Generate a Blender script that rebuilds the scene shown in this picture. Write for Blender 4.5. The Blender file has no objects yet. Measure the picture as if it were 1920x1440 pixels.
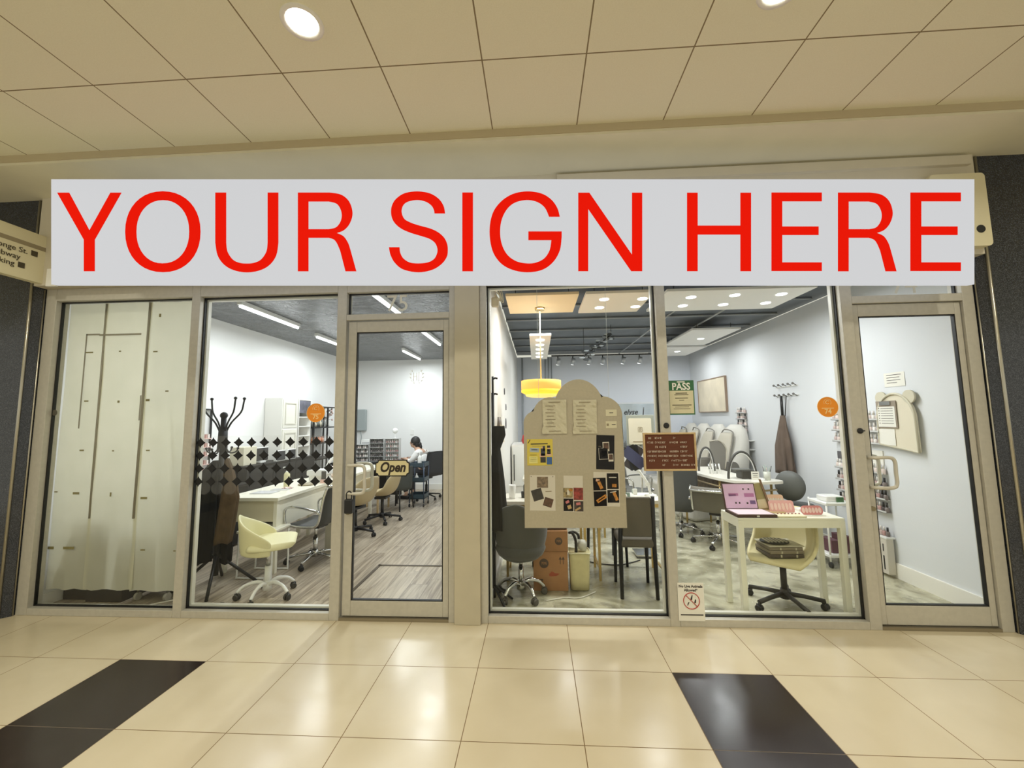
import bpy, bmesh, math, random
from mathutils import Vector, Matrix, Euler
random.seed(7)
PI = math.pi
S = bpy.context.scene
COL = S.collection

# ------------------------------------------------------------------ camera
CAM = Vector((3.3972, -3.3462, 1.5681))
YAW, PIT, ROL, FPX = 0.0605, 0.0981, -0.0124, 779.3
cd = bpy.data.cameras.new('camera'); cam = bpy.data.objects.new('camera', cd); COL.objects.link(cam)
cd.sensor_fit = 'HORIZONTAL'; cd.sensor_width = 36.0
cd.lens = 36.0 * FPX / 1920.0
cd.shift_x = 2.8 / 1920.0; cd.shift_y = -12.5 / 1920.0
cd.clip_start = 0.05; cd.clip_end = 60
CAMROT = Matrix.Rotation(YAW, 4, 'Z') @ Matrix.Rotation(PI/2 + PIT, 4, 'X') @ Matrix.Rotation(ROL, 4, 'Z')
cam.matrix_world = Matrix.Translation(CAM) @ CAMROT
S.camera = cam

# ------------------------------------------------------------------ light
S.view_settings.view_transform = 'Standard'; S.view_settings.look = 'None'
S.view_settings.exposure = 0.0; S.view_settings.gamma = 1.0; S.view_settings.use_curve_mapping = False
try:
    S.cycles.use_denoising = True
    S.cycles.max_bounces = 10; S.cycles.diffuse_bounces = 5; S.cycles.transparent_max_bounces = 24
    S.cycles.glossy_bounces = 4; S.cycles.caustics_reflective = False; S.cycles.caustics_refractive = False
except Exception:
    pass
W = bpy.data.worlds.new('world'); S.world = W; W.use_nodes = True
W.node_tree.nodes['Background'].inputs[0].default_value = (1.0, 0.965, 0.82, 1)
W.node_tree.nodes['Background'].inputs[1].default_value = 0.72

def area(name, loc, sx, sy, power, color, rot=(0, 0, 0), spread=PI):
    l = bpy.data.lights.new(name, 'AREA'); l.shape = 'RECTANGLE'; l.size = sx; l.size_y = sy
    l.energy = power; l.color = color; l.spread = spread
    o = bpy.data.objects.new(name, l); o.location = loc; o.rotation_euler = rot; COL.objects.link(o)
    return o
COOL = (0.93, 0.97, 1.0); WARM = (1.0, 0.95, 0.79)
TUBES = [(0.03, 1.12, 2.28), (-0.05, 2.95, 4.1), (1.70, 0.55, 1.75), (1.70, 2.75, 3.9), (0.85, 4.5, 5.6)]
for x, y0, y1 in TUBES:
    area('tube_light_glow', (x, (y0+y1)/2, 2.855), 0.06, y1-y0, 26, COOL)
for x, y in [(3.5, 1.25), (4.15, 1.25), (4.62, 1.25), (5.1, 1.25), (5.55, 1.25), (6.0, 1.25), (6.14, 3.5), (6.18, 4.9), (3.9, 4.0), (4.9, 4.2), (4.9, 2.6), (3.9, 2.4)]:
    area('panel_light_glow', (x, y, 2.815), 0.14, 0.14, 11, (0.98, 0.99, 1.0))
for x in (-0.18, 2.22, 4.62, 7.02):
    for y in (-1.445, -3.845, -6.245):
        area('downlight_glow', (x, y, 3.60), 0.12, 0.12, 15.5, WARM, spread=2.6)

# ------------------------------------------------------------------ materials
MATS = {}
def srgb(r, g, b):
    f = lambda c: (c/255/12.92) if c <= 10 else ((c/255+0.055)/1.055)**2.4
    return (f(r), f(g), f(b))
def M(name, rgb=(200, 200, 200), rough=0.5, metal=0.0, spec=0.5, noise=0.0, nscale=8.0, bump=0.0, bscale=60.0, emit=None, estr=0.0, alpha=1.0, trans=0.0, sheen=0.0, coat=0.0):
    if name in MATS: return MATS[name]
    m = bpy.data.materials.new(name); m.use_nodes = True; nt = m.node_tree; b = nt.nodes['Principled BSDF']
    c = srgb(*rgb)
    b.inputs['Base Color'].default_value = (*c, 1); b.inputs['Roughness'].default_value = rough
    b.inputs['Metallic'].default_value = metal; b.inputs['Specular IOR Level'].default_value = spec
    b.inputs['Alpha'].default_value = alpha; b.inputs['Transmission Weight'].default_value = trans
    b.inputs['Sheen Weight'].default_value = sheen; b.inputs['Coat Weight'].default_value = coat
    if emit: b.inputs['Emission Color'].default_value = (*srgb(*emit), 1); b.inputs['Emission Strength'].default_value = estr
    if noise or bump:
        tc = nt.nodes.new('ShaderNodeNewGeometry')
    if noise:
        n = nt.nodes.new('ShaderNodeTexNoise'); n.inputs['Scale'].default_value = nscale; n.inputs['Detail'].default_value = 5
        nt.links.new(tc.outputs['Position'], n.inputs['Vector'])
        r = nt.nodes.new('ShaderNodeMapRange'); r.inputs[1].default_value = 0.3; r.inputs[2].default_value = 0.7
        r.inputs[3].default_value = 1-noise; r.inputs[4].default_value = 1+noise
        nt.links.new(n.outputs['Fac'], r.inputs[0])
        v = nt.nodes.new('ShaderNodeVectorMath'); v.operation = 'SCALE'; v.inputs[0].default_value = c
        nt.links.new(r.outputs[0], v.inputs['Scale']); nt.links.new(v.outputs[0], b.inputs['Base Color'])
    if bump:
        n2 = nt.nodes.new('ShaderNodeTexNoise'); n2.inputs['Scale'].default_value = bscale; n2.inputs['Detail'].default_value = 3
        nt.links.new(tc.outputs['Position'], n2.inputs['Vector'])
        bp = nt.nodes.new('ShaderNodeBump'); bp.inputs['Strength'].default_value = bump; bp.inputs['Distance'].default_value = 0.02
        nt.links.new(n2.outputs['Fac'], bp.inputs['Height']); nt.links.new(bp.outputs['Normal'], b.inputs['Normal'])
    MATS[name] = m
    return m

class G:
    """node expression helper on world position"""
    def __init__(s, name, rough=0.5, spec=0.5):
        s.m = bpy.data.materials.new(name); s.m.use_nodes = True; s.nt = s.m.node_tree
        s.b = s.nt.nodes['Principled BSDF']; s.b.inputs['Roughness'].default_value = rough; s.b.inputs['Specular IOR Level'].default_value = spec
        g = s.nt.nodes.new('ShaderNodeNewGeometry'); s.pos = g.outputs['Position']
        sp = s.nt.nodes.new('ShaderNodeSeparateXYZ'); s.nt.links.new(s.pos, sp.inputs[0])
        s.x, s.y, s.z = sp.outputs
        MATS[name] = s.m
    def op(s, o, a, b=0.0, c=None):
        n = s.nt.nodes.new('ShaderNodeMath'); n.operation = o
        for i, v in enumerate((a, b) if c is None else (a, b, c)):
            if isinstance(v, (int, float)): n.inputs[i].default_value = v
            else: s.nt.links.new(v, n.inputs[i])
        return n.outputs[0]
    def xyz(s, x, y, z):
        n = s.nt.nodes.new('ShaderNodeCombineXYZ')
        for i, v in enumerate((x, y, z)):
            if isinstance(v, (int, float)): n.inputs[i].default_value = v
            else: s.nt.links.new(v, n.inputs[i])
        return n.outputs[0]
    def noise(s, vec, scale=5, detail=4, dist=0.0):
        n = s.nt.nodes.new('ShaderNodeTexNoise'); n.inputs['Scale'].default_value = scale; n.inputs['Detail'].default_value = detail
        n.inputs['Distortion'].default_value = dist
        s.nt.links.new(vec, n.inputs['Vector']); return n.outputs['Fac']
    def white(s, vec):
        n = s.nt.nodes.new('ShaderNodeTexWhiteNoise'); s.nt.links.new(vec, n.inputs['Vector']); return n.outputs['Value']
    def rng(s, v, a, b, c, d):
        n = s.nt.nodes.new('ShaderNodeMapRange'); s.nt.links.new(v, n.inputs[0])
        for i, q in enumerate((a, b, c, d)): n.inputs[i+1].default_value = q
        return n.outputs[0]
    def mix(s, f, a, b):
        n = s.nt.nodes.new('ShaderNodeMix'); n.data_type = 'RGBA'
        if isinstance(f, (int, float)): n.inputs[0].default_value = f
        else: s.nt.links.new(f, n.inputs[0])
        for i, v in ((6, a), (7, b)):
            if isinstance(v, tuple): n.inputs[i].default_value = (*v, 1)
            else: s.nt.links.new(v, n.inputs[i])
        return n.outputs[2]
    def line(s, coord, off, period, w):
        """1 on a joint line of half width w"""
        t = s.op('PINGPONG', s.op('SUBTRACT', coord, off), period/2)
        # pingpong peaks midway; 0 on the joint
        return s.op('LESS_THAN', t, w)
    def color(s, c): s.nt.links.new(c, s.b.inputs['Base Color'])
    def set(s, k, v): s.nt.links.new(v, s.b.inputs[k])
    def bump(s, h, st=0.2, d=0.01):
        n = s.nt.nodes.new('ShaderNodeBump'); n.inputs['Strength'].default_value = st; n.inputs['Distance'].default_value = d
        s.nt.links.new(h, n.inputs['Height']); s.nt.links.new(n.outputs[0], s.b.inputs['Normal'])

def glass_mat(name, tint=(0.97, 0.985, 0.98), blend=0.5, refl=1.0):
    m = bpy.data.materials.new(name); m.use_nodes = True; nt = m.node_tree; nt.nodes.clear()
    o = nt.nodes.new('ShaderNodeOutputMaterial'); mx = nt.nodes.new('ShaderNodeMixShader')
    t = nt.nodes.new('ShaderNodeBsdfTransparent'); t.inputs[0].default_value = (*tint, 1)
    g = nt.nodes.new('ShaderNodeBsdfGlossy'); g.inputs['Roughness'].default_value = 0.01; g.inputs['Color'].default_value = (refl, refl, refl, 1)
    f = nt.nodes.new('ShaderNodeFresnel'); gm = nt.nodes.new('ShaderNodeNewGeometry')
    q = nt.nodes.new('ShaderNodeMapRange'); q.inputs[3].default_value = 1.2; q.inputs[4].default_value = 1/1.2
    nt.links.new(gm.outputs['Backfacing'], q.inputs[0]); nt.links.new(q.outputs[0], f.inputs[0])   # both faces of the pane reflect alike
    nt.links.new(f.outputs[0], mx.inputs[0]); nt.links.new(t.outputs[0], mx.inputs[1]); nt.links.new(g.outputs[0], mx.inputs[2])
    nt.links.new(mx.outputs[0], o.inputs[0]); MATS[name] = m
    return m

# ------------------------------------------------------------------ mesh builder
class MB:
    def __init__(s): s.b = bmesh.new(); s.mats = []; s.mi = 0; s.sm = False
    def use(s, m):
        if m not in s.mats: s.mats.append(m)
        s.mi = s.mats.index(m); return s
    def _fin(s, faces, smooth=None):
        for f in faces: f.material_index = s.mi; f.smooth = s.sm if smooth is None else smooth
    def box(s, x0, x1, y0, y1, z0, z1, bev=0.0, mx=None):
        vs = [s.b.verts.new((x, y, z)) for x in (x0, x1) for y in (y0, y1) for z in (z0, z1)]
        idx = [(0, 1, 3, 2), (4, 6, 7, 5), (0, 4, 5, 1), (2, 3, 7, 6), (0, 2, 6, 4), (1, 5, 7, 3)]
        fs = [s.b.faces.new([vs[i] for i in q]) for q in idx]
        s._fin(fs, False)
        if bev > 0:
            es = list({e for f in fs for e in f.edges})
            r = bmesh.ops.bevel(s.b, geom=es, offset=bev, segments=2, affect='EDGES', profile=0.5)
            s._fin(r['faces'], True); vs = list({v for f in r['faces'] for v in f.verts} | {v for v in vs if v.is_valid})
        if mx is not None: bmesh.ops.transform(s.b, matrix=mx, verts=[v for v in vs if v.is_valid])
        return s
    def cyl(s, p0, p1, r0, r1=None, seg=16, caps=True):
        p0, p1 = Vector(p0), Vector(p1); r1 = r0 if r1 is None else r1
        d = (p1-p0).normalized(); u = d.orthogonal().normalized(); v = d.cross(u)
        a = [s.b.verts.new(p0 + (u*math.cos(2*PI*i/seg)+v*math.sin(2*PI*i/seg))*r0) for i in range(seg)]
        b = [s.b.verts.new(p1 + (u*math.cos(2*PI*i/seg)+v*math.sin(2*PI*i/seg))*r1) for i in range(seg)]
        s._fin([s.b.faces.new((a[i], a[(i+1) % seg], b[(i+1) % seg], b[i])) for i in range(seg)], True)
        if caps: s._fin([s.b.faces.new(a[::-1]), s.b.faces.new(b)], False)
        return s
    def tube(s, pts, r, seg=8, closed=False, flat=1.0):
        pts = [Vector(p) for p in pts]; n = len(pts); rings = []
        rr = r if isinstance(r, (list, tuple)) else [r]*n
        up = None
        for i, p in enumerate(pts):
            if closed: t = (pts[(i+1) % n]-pts[i-1]).normalized()
            else: t = (pts[min(i+1, n-1)]-pts[max(i-1, 0)]).normalized()
            if up is None: u = t.orthogonal().normalized()
            else:
                u = (up - t*up.dot(t))
                u = u.normalized() if u.length > 1e-6 else t.orthogonal().normalized()
            up = u; v = t.cross(u)
            rings.append([s.b.verts.new(p + (u*math.cos(2*PI*k/seg)*flat+v*math.sin(2*PI*k/seg))*rr[i]) for k in range(seg)])
        fs = []
        for i in range(n if closed else n-1):
            a, b = rings[i], rings[(i+1) % n]
            fs += [s.b.faces.new((a[k], a[(k+1) % seg], b[(k+1) % seg], b[k])) for k in range(seg)]
        s._fin(fs, True)
        if not closed: s._fin([s.b.faces.new(rings[0][::-1]), s.b.faces.new(rings[-1])], False)
        return s
    def lathe(s, prof, c=(0, 0, 0), seg=20, ax='Z', cap=True, sx=1.0, sy=1.0):
        c = Vector(c); rings = []
        for r, h in prof:
            ring = []
            for k in range(seg):
                a = 2*PI*k/seg; q = Vector((math.cos(a)*r*sx, math.sin(a)*r*sy, h))
                if ax == 'Y': q = Vector((q.x, -q.z, q.y))
                if ax == 'X': q = Vector((q.z, q.x, q.y))
                ring.append(s.b.verts.new(c+q))
            rings.append(ring)
        fs = []
        for a, b in zip(rings, rings[1:]):
            fs += [s.b.faces.new((a[k], a[(k+1) % seg], b[(k+1) % seg], b[k])) for k in range(seg)]
        s._fin(fs, True)
        if cap: s._fin([s.b.faces.new(rings[0][::-1]), s.b.faces.new(rings[-1])], False)
        return s
    def ball(s, c, r, sx=1, sy=1, sz=1, seg=14):
        mt = Matrix.Translation(c) @ Matrix.Diagonal((sx*r, sy*r, sz*r, 1))
        q = bmesh.ops.create_uvsphere(s.b, u_segments=seg, v_segments=seg*2//3, radius=1, matrix=mt)
        s._fin({f for v in q['verts'] for f in v.link_faces}, True); return s
    def prism(s, poly, y0, y1, axis='Y', smooth=False):
        """poly: (a,b) outline. axis Y: (x,z); X: (y,z); Z: (x,y)"""
        def P(a, b, t): return {'Y': (a, t, b), 'X': (t, a, b), 'Z': (a, b, t)}[axis]
        A = [s.b.verts.new(P(a, b, y0)) for a, b in poly]; B = [s.b.verts.new(P(a, b, y1)) for a, b in poly]; n = len(poly)
        f1 = s.b.faces.new(A); f2 = s.b.faces.new(B[::-1])
        side = [s.b.faces.new((A[i], B[i], B[(i+1) % n], A[(i+1) % n])) for i in range(n)]
        s._fin([f1, f2], False); s._fin(side, smooth)
        bmesh.ops.triangulate(s.b, faces=[f for f in (f1, f2) if len(f.verts) > 4])
        return s
    def grid(s, rows, smooth=True):
        """rows: list of lists of points"""
        R = [[s.b.verts.new(p) for p in r] for r in rows]
        s._fin([s.b.faces.new((R[i][j], R[i][j+1], R[i+1][j+1], R[i+1][j])) for i in range(len(R)-1) for j in range(len(R[0])-1)], smooth)
        return s
    def loft(s, rings, cap=True):
        R = [[s.b.verts.new(p) for p in r] for r in rings]; n = len(R[0])
        s._fin([s.b.faces.new((R[i][j], R[i][(j+1) % n], R[i+1][(j+1) % n], R[i+1][j])) for i in range(len(R)-1) for j in range(n)], True)
        if cap: s._fin([s.b.faces.new(R[0][::-1]), s.b.faces.new(R[-1])], True)
        return s
    def build(s, name, m=None, parent=None, loc=None, rot=None, mods=()):
        if m is not None and not s.mats: s.mats = [m]
        me = bpy.data.meshes.new(name)
        bmesh.ops.recalc_face_normals(s.b, faces=s.b.faces[:])
        s.b.to_mesh(me); s.b.free()
        for q in s.mats: me.materials.append(q)
        o = bpy.data.objects.new(name, me); COL.objects.link(o)
        if parent: o.parent = parent
        if loc: o.location = loc
        if rot: o.rotation_euler = rot
        for md in mods:
            q = o.modifiers.new(md[0], md[0])
            for k, v in md[1].items(): setattr(q, k, v)
        return o
def SOL(t, off=0.0): return ('SOLIDIFY', dict(thickness=t, offset=off))
def SUB(n=1): return ('SUBSURF', dict(levels=n, render_levels=n))

def tag(o, label, cat, group=None):
    o['label'] = label; o['category'] = cat
    if group: o['group'] = group
    return o
def thing(name, label, cat, loc=(0, 0, 0), rz=0, group=None):
    o = bpy.data.objects.new(name, None); COL.objects.link(o); o.empty_display_size = 0.1
    o.location = loc; o.rotation_euler = (0, 0, rz); return tag(o, label, cat, group)
def struct(name, parent=None):
    o = bpy.data.objects.new(name, None); COL.objects.link(o); o['kind'] = 'structure'
    if parent: o.parent = parent
    return o
def st(o): o['kind'] = 'structure'; return o
def dup(root, loc=None, rz=None, label=None, group=None):
    r = root.copy(); COL.objects.link(r)
    if loc is not None: r.location = loc
    if rz is not None: r.rotation_euler = (0, 0, rz)
    if label: r['label'] = label
    if group: r['group'] = group
    for ch in list(root.children):
        c = ch.copy(); COL.objects.link(c); c.parent = r
        for g in ch.children:
            d = g.copy(); COL.objects.link(d); d.parent = c
    return r
def B(name, m, parent, x0, x1, y0, y1, z0, z1, bev=0.0, **k):
    return MB().box(x0, x1, y0, y1, z0, z1, bev).build(name, m, parent, **k)
TR = {}
def text(s, size, m, parent, loc, rot=(PI/2, 0, 0), name='lettering', ext=0.0008, shear=0.0, offs=0.0, align='CENTER', sx=1.0, sp=1.0):
    cu = bpy.data.curves.new(name, 'FONT'); cu.body = s; cu.size = size; cu.extrude = ext; cu.shear = shear; cu.offset = offs
    cu.align_x = align; cu.align_y = 'CENTER'; cu.space_character = sp; cu.resolution_u = 3
    t = bpy.data.objects.new(name, cu); COL.objects.link(t)
    me = bpy.data.meshes.new_from_object(t); COL.objects.unlink(t); bpy.data.objects.remove(t)
    me.materials.clear(); me.materials.append(m)
    o = bpy.data.objects.new(name, me); COL.objects.link(o); o.parent = parent
    o.location = loc; o.rotation_euler = rot; o.scale = (sx, 1, 1)
    return o
def arc(cx, cz, r, a0, a1, n=12, ry=None):
    ry = r if ry is None else ry
    return [(cx+r*math.cos(math.radians(a0+(a1-a0)*i/n)), cz+ry*math.sin(math.radians(a0+(a1-a0)*i/n))) for i in range(n+1)]
def rrect(x0, x1, z0, z1, r, n=5):
    return arc(x1-r, z1-r, r, 0, 90, n)+arc(x0+r, z1-r, r, 90, 180, n)+arc(x0+r, z0+r, r, 180, 270, n)+arc(x1-r, z0+r, r, 270, 360, n)
def cr(pts, n=6):
    """Catmull-Rom through points"""
    out = []; P = [Vector(p) for p in pts]
    for i in range(len(P)-1):
        a, b, c, d = P[max(i-1, 0)], P[i], P[i+1], P[min(i+2, len(P)-1)]
        for k in range(n):
            t = k/n
            out.append(0.5*((2*b)+(c-a)*t+(2*a-5*b+4*c-d)*t*t+(3*b-a-3*c+d)*t**3))
    out.append(P[-1]); return out

# palette
ALU = M('aluminium_frame', (192, 188, 176), 0.45, 0.2, noise=0.05, nscale=30)
BLK = M('black_rubber', (14, 14, 14), 0.5)
WHT = M('white_paint', (236, 234, 228), 0.4)
WPL = M('white_plastic', (238, 238, 234), 0.3)
CHR = M('chrome', (214, 214, 212), 0.14, 1.0)
GLD = M('gold_metal', (205, 176, 112), 0.3, 0.85)
BMT = M('black_metal', (20, 20, 21), 0.5)
BPL = M('black_plastic', (24, 24, 25), 0.4)
CRM = M('cream_leather', (226, 220, 176), 0.45)
BEI = M('beige_leather', (178, 160, 122), 0.5)
GRY = M('grey_velvet', (70, 70, 64), 0.85, sheen=0.3)
GRL = M('grey_leather', (104, 104, 98), 0.5)
PAP = M('white_card', (232, 230, 220), 0.7)
CORD = M('cable_dark', (40, 36, 34), 0.5)
GLASS = glass_mat('window_glass')
# ------------------------------------------------------------------ setting: mall
g = G('mall_floor_tile', 0.13, 0.45)
TX, TY = 0.0, -0.5706
jx = g.line(g.x, TX, 0.6, 0.0022); jy = g.line(g.y, TY, 0.6, 0.0022)
joint = g.op('MAXIMUM', jx, jy)
ix = g.op('FLOOR', g.op('DIVIDE', g.x, 0.6)); iy = g.op('FLOOR', g.op('DIVIDE', g.op('SUBTRACT', g.y, TY), 0.6))
tv = g.white(g.xyz(ix, iy, 0.0))
mott = g.noise(g.pos, 3.5, 5, 0.6)
cream = g.mix(mott, srgb(200, 188, 160), srgb(215, 204, 178))
cream = g.mix(g.op('MULTIPLY', tv, 0.35), cream, srgb(200, 184, 152))
m6 = g.op('FLOORED_MODULO', g.op('SUBTRACT', g.x, 0.6), 3.6)
dark = g.op('MULTIPLY', g.op('LESS_THAN', m6, 0.6), g.op('LESS_THAN', g.y, TY))
dk = g.mix(g.noise(g.pos, 9, 4), srgb(36, 27, 24), srgb(50, 40, 36))
c = g.mix(dark, cream, dk)
jc = g.mix(dark, srgb(120, 96, 60), srgb(100, 88, 72))
g.color(g.mix(joint, c, jc))
g.set('Roughness', g.op('ADD', g.rng(mott, 0.3, 0.7, 0.18, 0.27), g.op('MULTIPLY', joint, 0.5)))
st(MB().box(-6, 13, -9, 0.12, -0.1, 0.0).build('floor', g.m))

g = G('ceiling_tile', 0.85, 0.2)
jx = g.line(g.x, 0.1213, 0.6, 0.004); jy = g.line(g.y, -1.145, 0.6, 0.004)
joint = g.op('MAXIMUM', jx, jy)
hx = g.line(g.x, 0.1303, 0.6, 0.0035)
fine = g.noise(g.pos, 160, 3)
c = g.mix(fine, srgb(226, 222, 198), srgb(238, 235, 214))
c = g.mix(joint, c, srgb(136, 122, 94))
g.color(c); g.bump(fine, 0.15, 0.003)
st(MB().box(-8, 15, -9, -0.566, 3.632, 3.75).build('ceiling', g.m))
PLA = M('painted_plaster', (222, 218, 196), 0.8, noise=0.03, nscale=3)
PLB = M('painted_fascia', (208, 201, 182), 0.6, noise=0.03, nscale=3)
st(MB().box(-8, 15, -0.560, 0.3, 3.555, 3.75).build('trim_1', PLA))
st(MB().box(-8, 15, -0.566, -0.560, 3.575, 3.64).build('trim_6', M('step_shade', (190, 178, 148), 0.7)))         # soffit step along the shops, its shade painted in as a darker strip
# fascia above the shop fronts, with a slim shadow ledge on the right
b = MB(); b.box(-0.93, 6.80, -0.10, 0.16, 2.76, 3.555); b.box(-8, -2.2, -0.10, 0.16, 2.76, 3.555); b.box(8.2, 15, -0.10, 0.16, 2.76, 3.555)
b.box(3.6, 6.75, -0.135, -0.10, 3.46, 3.53)
st(b.build('wall_front', PLB))
st(MB().box(-8, -1.55, -0.02, 0.3, 0, 2.76).build('wall_far_left', PLB))
st(MB().box(7.6, 15, -0.02, 0.3, 0, 2.76).build('wall_far_right', PLB))

# dark granite columns
g = G('dark_granite', 0.16, 0.5)
gn = g.noise(g.pos, 220, 2)
g.color(g.mix(g.rng(gn, 0.45, 0.7, 0, 1), srgb(34, 37, 43), srgb(88, 92, 100)))
STL = M('brushed_steel', (190, 186, 172), 0.3, 0.9)
def column(name, xa, xb, inner, sgn):
    r = struct(name)
    MB().prism([(xa, 0.11), (xb, 0.11), (xb, -0.02), (xb-sgn*0.05, -0.07), (xa, -0.07)], 0, 3.555, 'Z').build('cladding', g.m, r)
    MB().cyl((xb-sgn*0.047, -0.072, 0.0), (xb-sgn*0.047, -0.072, 3.55), 0.011, seg=8).build('corner_strip', STL, r)
    MB().cyl((xb+sgn*0.002, -0.012, 0.0), (xb+sgn*0.002, -0.012, 2.75), 0.006, seg=8).build('corner_strip', STL, r)
    return r
column('column_left', -2.2, -0.935, 0, 1)
column('column_right', 8.2, 6.795, 0, -1)

# ------------------------------------------------------------------ shop fronts
FD0, FD1 = 0.0, 0.11
def bar(b, x0, x1, z0, z1, y0=FD0, y1=FD1): b.box(x0, x1, y0, y1, z0, z1, 0.003)
def window(n, x0, x1, z0, z1, fr, mat=GLASS):
    """fr: list of frame bars (x0,x1,z0,z1)"""
    w = struct('window_%d' % n); b = MB()
    for q in fr: bar(b, *q)
    b.build('frame', ALU, w)
    k = MB(); t = 0.009
    for q in ((x0, x0+t, z0, z1), (x1-t, x1, z0, z1), (x0, x1, z0, z0+t), (x0, x1, z1-t, z1)): k.box(q[0], q[1], 0.045, 0.068, q[2], q[3])
    k.build('gasket', BLK, w)
    MB().box(x0+0.002, x1-0.002, 0.053, 0.059, z0+0.002, z1-0.002).build('glass', mat, w)
    if n in (2, 3, 4): lit_edges(w, x0, x1, z0, z1)
    return w
HD = (2.65, 2.76)
LITEDGE = M('lit_edge_white', (228, 226, 216), 0.35)  # pale strips paint interior light onto the frame's inner edges
def lit_edges(w, x0, x1, z0, z1):
    b = MB(); t = 0.022
    b.box(x0, x0+t, 0.072, 0.106, z0, z1); b.box(x1-t, x1, 0.072, 0.106, z0, z1); b.box(x0+t, x1-t, 0.072, 0.106, z0, z0+t); b.box(x0+t, x1-t, 0.072, 0.106, z1-t, z1)
    b.build('lit_inner_edge', LITEDGE, w)
window(1, -0.83, 0.435, 0.055, 2.65, [(-0.93, -0.83, 0, 2.76), (-0.83, 0.435, 0, 0.055), (-0.83, 0.435, *HD), (0.435, 0.51, 0, 2.76)])
window(2, 0.51, 1.735, 0.055, 2.65, [(0.51, 1.735, 0, 0.055), (0.51, 1.735, *HD), (1.735, 1.815, 0, 2.76)])
window(3, 3.0, 4.375, 0.055, 2.675, [(2.945, 3.0, 0, 2.76), (3.0, 4.375, 0, 0.055), (3.0, 4.375, 2.675, 2.76), (4.375, 4.447, 0, 2.76)])
window(4, 4.447, 5.80, 0.055, 2.675, [(4.447, 5.80, 0, 0.055), (4.447, 5.80, 2.675, 2.76), (5.80, 5.885, 0, 2.76)])
window(5, 1.815, 2.69, 2.455, 2.645, [(1.815, 2.69, 2.645, 2.76), (1.815, 2.69, 2.405, 2.455), (2.69, 2.742, 0, 2.76)])
window(6, 5.885, 6.70, 2.49, 2.70, [(5.885, 6.70, 2.70, 2.76), (5.885, 6.70, 2.43, 2.49), (6.70, 6.785, 0, 2.76)])
# pilaster between the two shops
b = MB(); b.box(2.742, 2.945, -0.035, 0.3, 0, 2.76, 0.004); b.box(6.785, 6.83, 0.09, 0.125, 0, 2.76).box(-0.935, -0.90, 0.09, 0.125, 0, 2.76)
st(b.build('trim_2', M('pilaster_paint', (190, 182, 160), 0.5, 0.1, noise=0.03)))
def door(n, x0, x1, z1, gx0, gx1, gz0, gz1, hx, hz0, hz1):
    d = struct('door_%d' % n); b = MB()
    y0, y1 = 0.02, 0.065
    b.box(x0, gx0, y0, y1, 0.03, z1, 0.003); b.box(gx1, x1, y0, y1, 0.03, z1, 0.003)
    b.box(gx0, gx1, y0, y1, 0.03, gz0, 0.003); b.box(gx0, gx1, y0, y1, gz1, z1, 0.003)
    b.build('frame', ALU, d)
    k = MB(); t = 0.008
    for q in ((gx0, gx0+t, gz0, gz1), (gx1-t, gx1, gz0, gz1), (gx0, gx1, gz0, gz0+t), (gx0, gx1, gz1-t, gz1)): k.box(q[0], q[1], 0.024, 0.05, q[2], q[3])
    k.build('gasket', BLK, d)
    MB().box(gx0, gx1, 0.038, 0.044, gz0, gz1).build('glass', GLASS, d)
    HM = M('handle_paint', (204, 200, 188), 0.35, 0.2)
    for s, ya in ((-1, y0), (1, y1)):
        yb = ya+s*0.055
        p = cr([(hx, ya, hz1), (hx+0.015, yb, hz1), (hx+0.12, yb, hz1), (hx+0.15, yb, hz1-0.03), (hx+0.15, yb, (hz0+hz1)/2), (hx+0.15, yb, hz0+0.03), (hx+0.12, yb, hz0), (hx+0.015, yb, hz0), (hx, ya, hz0)], 4)
        MB().tube(p, 0.013, 10).build('handle', HM, d)
    MB().cyl((hx-0.0, y0-0.014, hz0-0.16), (hx, y0, hz0-0.16), 0.017).build('lock_cylinder', M('lock_metal', (150, 140, 112), 0.35, 0.8), d)
    return d
door(1, 1.83, 2.685, 2.395, 1.90, 2.64, 0.145, 2.305, 1.865, 0.985, 1.205)
door(2, 5.895, 6.695, 2.425, 5.935, 6.652, 0.165, 2.33, 5.905, 1.02, 1.24)
st(MB().box(1.815, 2.69, 0.0, 0.10, 0.0, 0.022).box(5.885, 6.70, 0.0, 0.10, 0.0, 0.022).build('trim_3', M('threshold', (150, 140, 118), 0.4, 0.6)))

# numbers on the transoms
d = tag(text('75', 0.20, M('vinyl_white', (222, 220, 206), 0.6), None, (2.235, 0.050, 2.548)), 'white vinyl number 75 on the transom glass above the left door', 'number')
d.name = 'number_decal'
d = tag(text('74', 0.20, MATS['vinyl_white'], None, (6.33, 0.050, 2.575)), 'white vinyl number 74 on the transom glass above the right door', 'number')
d.name = 'number_decal'

# ------------------------------------------------------------------ shells of the two shops
WL = M('shop_wall_white', (240, 240, 238), 0.7, noise=0.012, nscale=2)
WR = M('shop_wall_cool', (220, 223, 226), 0.7, noise=0.012, nscale=2)
YB = 6.08
st(MB().box(-1.05, -0.90, 0.12, YB+0.15, 0, 2.95).build('wall_left', WL))
b = MB(); b.use(WL).box(-0.90, 2.80, YB, YB+0.15, 0, 2.95); st(b.build('wall_back_left', WL))
b = MB(); b.use(M('shop_back_cool', (222, 227, 236), 0.7)).box(2.98, 6.83, YB, YB+0.15, 0, 2.95); st(b.build('wall_back_right'))
b = MB(); b.box(2.80, 2.885, 0.30, YB+0.15, 0, 2.95); st(b.build('wall_partition_left', WL))
b = MB(); b.box(2.885, 2.98, 0.12, YB+0.15, 0, 2.95); st(b.build('wall_partition_right', M('partition_warm', (238, 236, 230), 0.7)))
st(MB().box(6.83, 6.98, 0.12, YB+0.15, 0, 2.95).build('wall_right', WR))
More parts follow.
